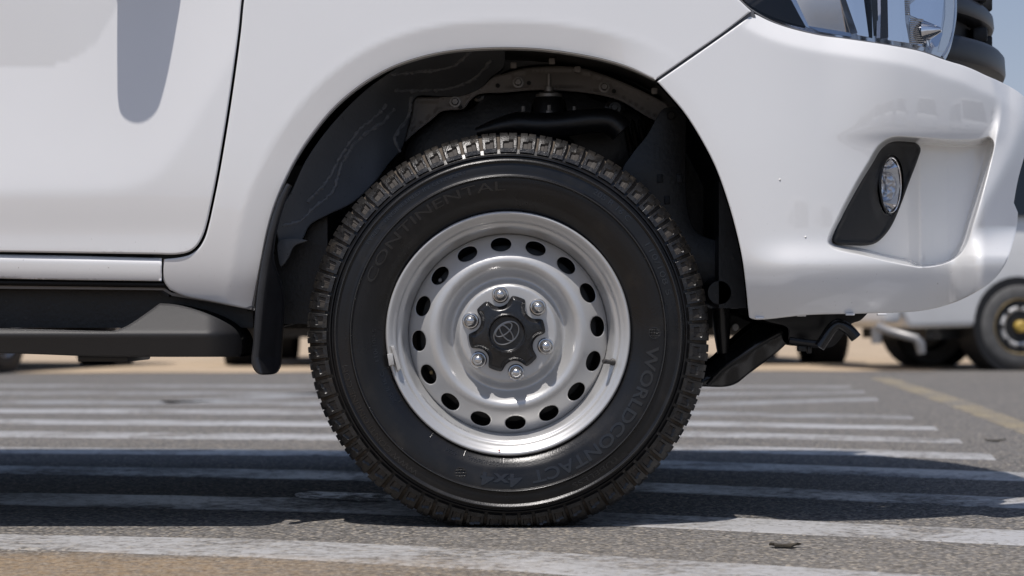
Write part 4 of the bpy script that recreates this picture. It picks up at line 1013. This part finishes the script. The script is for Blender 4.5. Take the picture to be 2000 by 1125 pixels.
def wedge(a0, a1, name):
    v = []; f = []; N_ = 14
    for i in range(N_):
        t = R(a0+(a1-a0)*i/(N_-1)); lo = .2885+.0*(i/(N_-1)); hi = .3085 if i else .2895
        for r in (lo, hi): v.append((C.x+r*math.cos(t), side(r)-.0008, C.z+r*math.sin(t)))
    for i in range(N_-1): f.append((2*i, 2*i+1, 2*i+3, 2*i+2))
    obj(name, flat(v), f, RUBBER, wheel, 0)
wedge(61.5, 10, 'raised_band'); wedge(-121, -172, 'raised_band'); wedge(-69, -45, 'raised_band')
q = W(1060, 893, -.006); mb = MB(); mb.lathe([(0, -.0024), (.0040, -.002), (.0046, .0), (.0046, .006)], q, n=20); mb.obj('paint_dot', YELLOWD, wheel)
q = W(975, 880, -.0074); mb = MB(); mb.lathe([(0, -.0005), (.0014, -.0004), (.0016, .001)], q, n=10); mb.obj('red_dot', REDD, wheel)
# the other three wheels, plain behind the body
def plain_wheel(name, c, s):
    c = Vector(c); ax = (0, s, 0)
    mb = MB(); mb.lathe([(a, b) for a, b in tp if True], c, ax, 72); v = [Vector((p.x, p.y, max(p.z, .0045))) for p in map(Vector, mb.v)]
    o = obj('rear_wheel' if c.x < -1 else name, v, mb.f, RUBBER, truck, 40)
    mb = MB(); mb.lathe([(0, 0.), (U(95), .0), (U(105), .026), (U(138), 0), (U(190), .03), (U(205), .015), (U(236), -.006), (U(238), .01)], c, ax, 64); mb.obj('rim', STEEL, o)
    return o
plain_wheel('front_wheel', (C.x, 1.70, C.z), -1)
plain_wheel('rear_wheel', (C.x-3.085, .0, C.z), 1)
plain_wheel('rear_wheel', (C.x-3.085, 1.70, C.z), -1)
mb = MB(); mb.tube([(C.x, .10, C.z), (C.x, 1.6, C.z)], .04, 12); mb.tube([(C.x-3.085, .10, C.z), (C.x-3.085, 1.6, C.z)], .05, 12); mb.obj('axle', UNDER, truck)

# ------------------------------------------------------------------ vehicles in the yard
TYRED = mat('dusty_far_tyre', (.10, .098, .095), .8, vary=.25, vscale=12)
def far_wheel(root, name, x, y, s, r=.32, wd=.21, rimm=HUBS, hub=None):
    """wheel standing at x, its outer face at y, looking to s*y"""
    c = (x, y, r)
    mb = MB(); mb.lathe([(r*.62, .02), (r*.66, -.005), (r*.80, -.012), (r*.93, 0), (r, .03), (r, wd-.03), (r*.93, wd), (r*.62, wd-.02)], c, (0, -s, 0), 40); o = mb.obj(name, TYRED if hub else TYREF, root, 40)
    mb = MB(); mb.lathe([(0, -.01+.02), (r*.18, .01), (r*.22, .022), (r*.34, .015), (r*.42, .0), (r*.52, .018), (r*.585, .035), (r*.60, .01), (r*.635, -.004), (r*.65, .004)], c, (0, -s, 0), 40); mb.obj('rim', rimm, o, 40)
    if hub:
        mb = MB(); mb.lathe([(0, -.045), (r*.10, -.045), (r*.14, -.030), (r*.14, .02)], c, (0, -s, 0), 24); mb.obj('hub_cap', hub, o)
        mb = MB()
        for k in range(8):
            a = 2*math.pi*k/8; mb.box((x+math.cos(a)*r*.47, y+s*.001, r+math.sin(a)*r*.47), (r*.12, .01, r*.12), rot=Matrix.Rotation(-a, 4, 'Y'), bev=.004)
        mb.obj('rim_slot', GAP, o)
        mb = MB(); mb.lathe([(r*.59, .02), (r*.61, .004), (r*.635, -.008), (r*.655, .004)], c, (0, -s, 0), 40); mb.obj('rim_flange', BRASS, o)
    return o
def vehicle(name, label, cat, prof, wd, body, wheels, glass, loc, yaw, r=.32, group=None, hub=None, rimm=HUBS, taper=.16, bumperm=None, extra=None):
    root = tag(empty(name), label, cat, group)
    bm = bmesh.new(); zt = max(z for x, z in prof); h = wd/2
    def yy(z): return h-taper*max(0, z-zt*.5)/(zt*.5)
    a = [bm.verts.new((x, -yy(z), z)) for x, z in prof]; b = [bm.verts.new((x, yy(z), z)) for x, z in prof]
    bm.faces.new(a); bm.faces.new(b[::-1]); n = len(prof)
    for i in range(n): bm.faces.new((a[i], b[i], b[(i+1) % n], a[(i+1) % n]))
    bmesh.ops.recalc_face_normals(bm, faces=bm.faces[:])
    bmesh.ops.bevel(bm, geom=bm.edges[:], offset=.045, segments=3, profile=.5, affect='EDGES', clamp_overlap=True)
    bmesh.ops.triangulate(bm, faces=[f for f in bm.faces if len(f.verts) > 4])
    mb = MB(); mb.bm(bm); mb.obj('body', body, root, 30)
    xs = [p[0] for p in prof]; x0, x1 = min(xs), max(xs)
    for wx in wheels:
        for s in (-1, 1):
            mb = MB(); mb.lathe([(0, 0), (r*1.13, 0), (r*1.13, .3)], (wx, s*(h+.003), r*1.02), (0, -s, 0), 32); v = [p for p in mb.v]
            mb.obj('wheel_arch', GAP, root)
            far_wheel(root, 'wheel', wx, s*(h+.012), s, r, .2, rimm, hub)
    for pts in glass:                    # side windows
        for s in (-1, 1):
            v = [(x, s*(yy(z)+.004), z) for x, z in pts]; v2 = [(x, s*(yy(z)-.01), z) for x, z in pts]; k = len(pts)
            f = [tuple(range(k)), tuple(range(2*k-1, k-1, -1))]+[(i, (i+1) % k, k+(i+1) % k, k+i) for i in range(k)]
            obj('window', v+v2, f, GLASSD, root, 0)
    bmz = .46
    for x, s, nm in ((x0, -1, 'rear_bumper'), (x1, 1, 'front_bumper')):
        mb = MB(); mb.box((x+s*.02, 0, bmz), (.14, wd*.98, .22), bev=.04); mb.obj(nm, bumperm or body, root)
    for s in (-1, 1):
        mb = MB(); mb.box((x1-.02, s*(h-.22), .78), (.07, .30, .17), bev=.02); mb.obj('headlight', CHROMER, root)
        mb = MB(); mb.box((x0+.01, s*(h-.10), .90), (.05, .14, .34), bev=.015); mb.obj('tail_light', REDL, root)
        mb = MB(); mb.box((x1-.95, s*(h+.09), 1.12), (.10, .18, .18), bev=.03); mb.obj('wing_mirror', DKCAR, root)
    mb = MB(); mb.box(((x0+x1)/2, 0, .34), (x1-x0-.7, wd*.7, .22)); mb.obj('underbody', UNDER, root)
    if extra: extra(root)
    root.location = loc; root.rotation_euler = (0, 0, yaw)
    return root
VAN = [(-2.3, .31), (-2.38, .50), (-2.40, 1.1), (-2.30, 1.85), (-2.15, 1.97), (.9, 1.98), (1.35, 1.88), (2.0, 1.15), (2.28, 1.0), (2.38, .70), (2.36, .42)]
VGL = [[(-2.15, 1.15), (-2.08, 1.72), (-1.05, 1.74), (-1.05, 1.15)], [(-.95, 1.15), (-.95, 1.74), (.25, 1.75), (.25, 1.15)], [(.38, 1.15), (.38, 1.75), (1.15, 1.74), (1.62, 1.15)]]
def van_glass(root):
    v = [(1.40, s*.72, 1.83) for s in (-1, 1)]+[(2.0, s*.82, 1.17) for s in (1, -1)]
    n_ = Vector((.74, 0, .67)); obj('windscreen', [Vector(p)+n_*.012 for p in v]+[Vector(p)-n_*.01 for p in v], [(0, 1, 2, 3), (7, 6, 5, 4), (0, 4, 5, 1), (1, 5, 6, 2), (2, 6, 7, 3), (3, 7, 4, 0)], GLASSD, root, 0)
    v = [(-2.365, s*.70, 1.20) for s in (-1, 1)]+[(-2.315, s*.62, 1.72) for s in (1, -1)]
    obj('rear_window', [Vector(p)-Vector((.012, 0, 0)) for p in v]+[Vector(p)+Vector((.02, 0, 0)) for p in v], [(3, 2, 1, 0), (4, 5, 6, 7), (0, 1, 5, 4), (1, 2, 6, 5), (2, 3, 7, 6), (3, 0, 4, 7)], GLASSD, root, 0)
def van_pipe(root):
    van_glass(root)
    def loc(px, py, y): return rot2(-ya, *(W(px, py, y)-van_at).xy) + Vector((0, 0, W(px, py, y).z))
    mb = MB(); mb.tube([loc(1716, 640, 10.6), loc(1738, 648, 10.5), loc(1790, 662, 10.4), loc(1797, 672, 10.4), loc(1800, 692, 10.4)], [.034, .03, .03, .036, .03], 14); mb.obj('exhaust_pipe', BOLT, root)
    mb = MB(); mb.tube([loc(1712, 640, 11), loc(1712, 672, 11)], .04, 14); mb.obj('silencer', BOLT, root)
def rot2(a, x, y): return Vector((x*math.cos(a)-y*math.sin(a), x*math.sin(a)+y*math.cos(a), 0))
HATCH = [(-1.9, .36), (-1.98, .60), (-1.95, .95), (-1.75, 1.05), (-1.35, 1.45), (.2, 1.48), (.95, 1.02), (1.80, .88), (1.98, .68), (1.95, .38)]
HGL = [[(-1.50, 1.05), (-1.22, 1.38), (-.45, 1.41), (-.45, 1.03)], [(-.38, 1.03), (-.38, 1.41), (.15, 1.41), (.75, 1.02)]]
def hatch_glass(root):
    for pts in ([(.92, .70, 1.06), (.92, -.70, 1.06), (.28, -.58, 1.44), (.28, .58, 1.44)], [(-1.72, -.66, 1.09), (-1.72, .66, 1.09), (-1.40, .56, 1.42), (-1.40, -.56, 1.42)]):
        s = 1 if pts[0][0] > 0 else -1; q = Vector((.5*s, 0, .8)).normalized()
        obj('windscreen' if s > 0 else 'rear_window', [Vector(p)+q*.014 for p in pts]+[Vector(p)-q*.01 for p in pts], [(3, 2, 1, 0), (4, 5, 6, 7), (0, 1, 5, 4), (1, 2, 6, 5), (2, 3, 7, 6), (3, 0, 4, 7)], GLASSD, root, 0)
# the white van whose wheel shows at the right edge
ya = R(13); g = G(1992, 724, 0); van_at = g-rot2(ya, -1.42, -.87)
vehicle('parked_van', 'white van at the right edge, its yellow-centred wheel showing past the bumper', 'van', VAN, 1.72, PALEW, (-1.42, 1.45), VGL, g-rot2(ya, -1.42, -.87)+Vector((0, 0, .004)), ya, r=.325, hub=YHUB, extra=van_pipe)
# low car at the left whose tyres show under the step
a_, b_ = G(12, 729, 0), G(244, 715, 0); d_ = b_-a_; ya = math.atan2(d_.y, d_.x)
vehicle('parked_car', 'dark car seen below the running board at the far left', 'car', HATCH, 1.66, DKCAR, (-d_.length/2, d_.length/2), HGL, (a_+b_)/2-rot2(ya, 0, -.84)+Vector((0, 0, .004)), ya, r=.31, extra=hatch_glass)
g = G(640, 713, 0)
vehicle('parked_car', 'silver car facing the road, seen between mud flap and front tyre', 'car', HATCH, 1.66, SILV, (-1.25, 1.25), HGL, g-rot2(R(-90), 1.25, 0)+Vector((0, 0, .004)), R(-90), r=.31, extra=hatch_glass)
g = G(1640, 709, 0); ya = R(-84)
vehicle('parked_car', 'dark car seen below the front bumper, its tyre left of the white van', 'car', HATCH, 1.66, DKCAR, (-1.25, 1.25), HGL, g-rot2(ya, 1.25, .84)+Vector((0, 0, .004)), ya, r=.31, extra=hatch_glass)
# the row of vans facing the truck from across the lane: they show only as reflections in its paint
def copy_tree(o, parent=None):
    c = o.copy(); COL.objects.link(c)
    if parent is not None: c.parent = parent
    for ch in list(o.children): copy_tree(ch, c)
    return c
v0 = vehicle('parked_van', 'white van parked in the yard, seen only as a reflection in the bumper', 'van', VAN, 1.72, PALEW, (-1.42, 1.45), VGL, (6, -15, 0), R(90), r=.325, group='vans reflected in the bumper', extra=van_glass)
for i in range(1, 13):
    c = copy_tree(v0)
    if i < 6: c.location = (6+i*3.15+rs.uniform(-.2, .2), -15+rs.uniform(-.4, .4), 0); c.rotation_euler = (0, 0, R(90+rs.uniform(-3, 3)))
    else: c.location = (16.5+rs.uniform(-.3, .3), -15.5+(i-6)*3.3+rs.uniform(-.2, .2), 0); c.rotation_euler = (0, 0, R(152+rs.uniform(-3, 3)))

# ------------------------------------------------------------------ litter and painted wet glints on the asphalt
def scrap(px, py, lab, w_=.03, seed=0):
    r = random.Random(seed); g = G(px, py, .001); bm = bmesh.new(); vs = []
    N_ = 14
    for k in range(N_):
        t = 2*math.pi*k/N_; q = r.uniform(.6, 1.1)
        vs.append(bm.verts.new((math.cos(t)*w_*q, math.sin(t)*w_*.55*q, .001+.004*abs(math.cos(t))*r.uniform(.4, 1.2))))
    c = bm.verts.new((0, 0, .001))
    for k in range(N_): bm.faces.new((c, vs[k], vs[(k+1) % N_]))
    r_ = bmesh.ops.extrude_face_region(bm, geom=bm.faces[:])
    for q in r_['geom']:
        if isinstance(q, bmesh.types.BMVert): q.co.z += .003
    bmesh.ops.recalc_face_normals(bm, faces=bm.faces[:])
    mb = MB(); mb.bm(bm); o = mb.obj('leaf_scrap', DEB, None, 40); o.location = g; tag(o, lab, 'litter')
DEB = mat('dry_leaf', (.045, .036, .024), .8, vary=.4, vscale=80)
scrap(1534, 1069, 'dark dry scrap on the asphalt below the front bumper', .030, 1)
scrap(1943, 862, 'small dark scrap on the asphalt near the yellow line', .034, 2)
SPL = asphalt_mat('splash_glint', (.74, .74, .74), (.56, .60))  # wet reflection of a splash, painted in as near-white speckles
sl_ = smooth_line([(575, 966), (600, 960), (650, 961), (700, 963), (760, 966), (775, 974), (740, 979), (680, 977), (620, 974), (585, 972)], 6, True)
P_ = [G(a, b, .0035) for a, b in sl_]
tag(obj('splash_glint_patch', P_, [tuple(range(len(P_)))[::-1]], SPL, smooth=0), kind='structure')
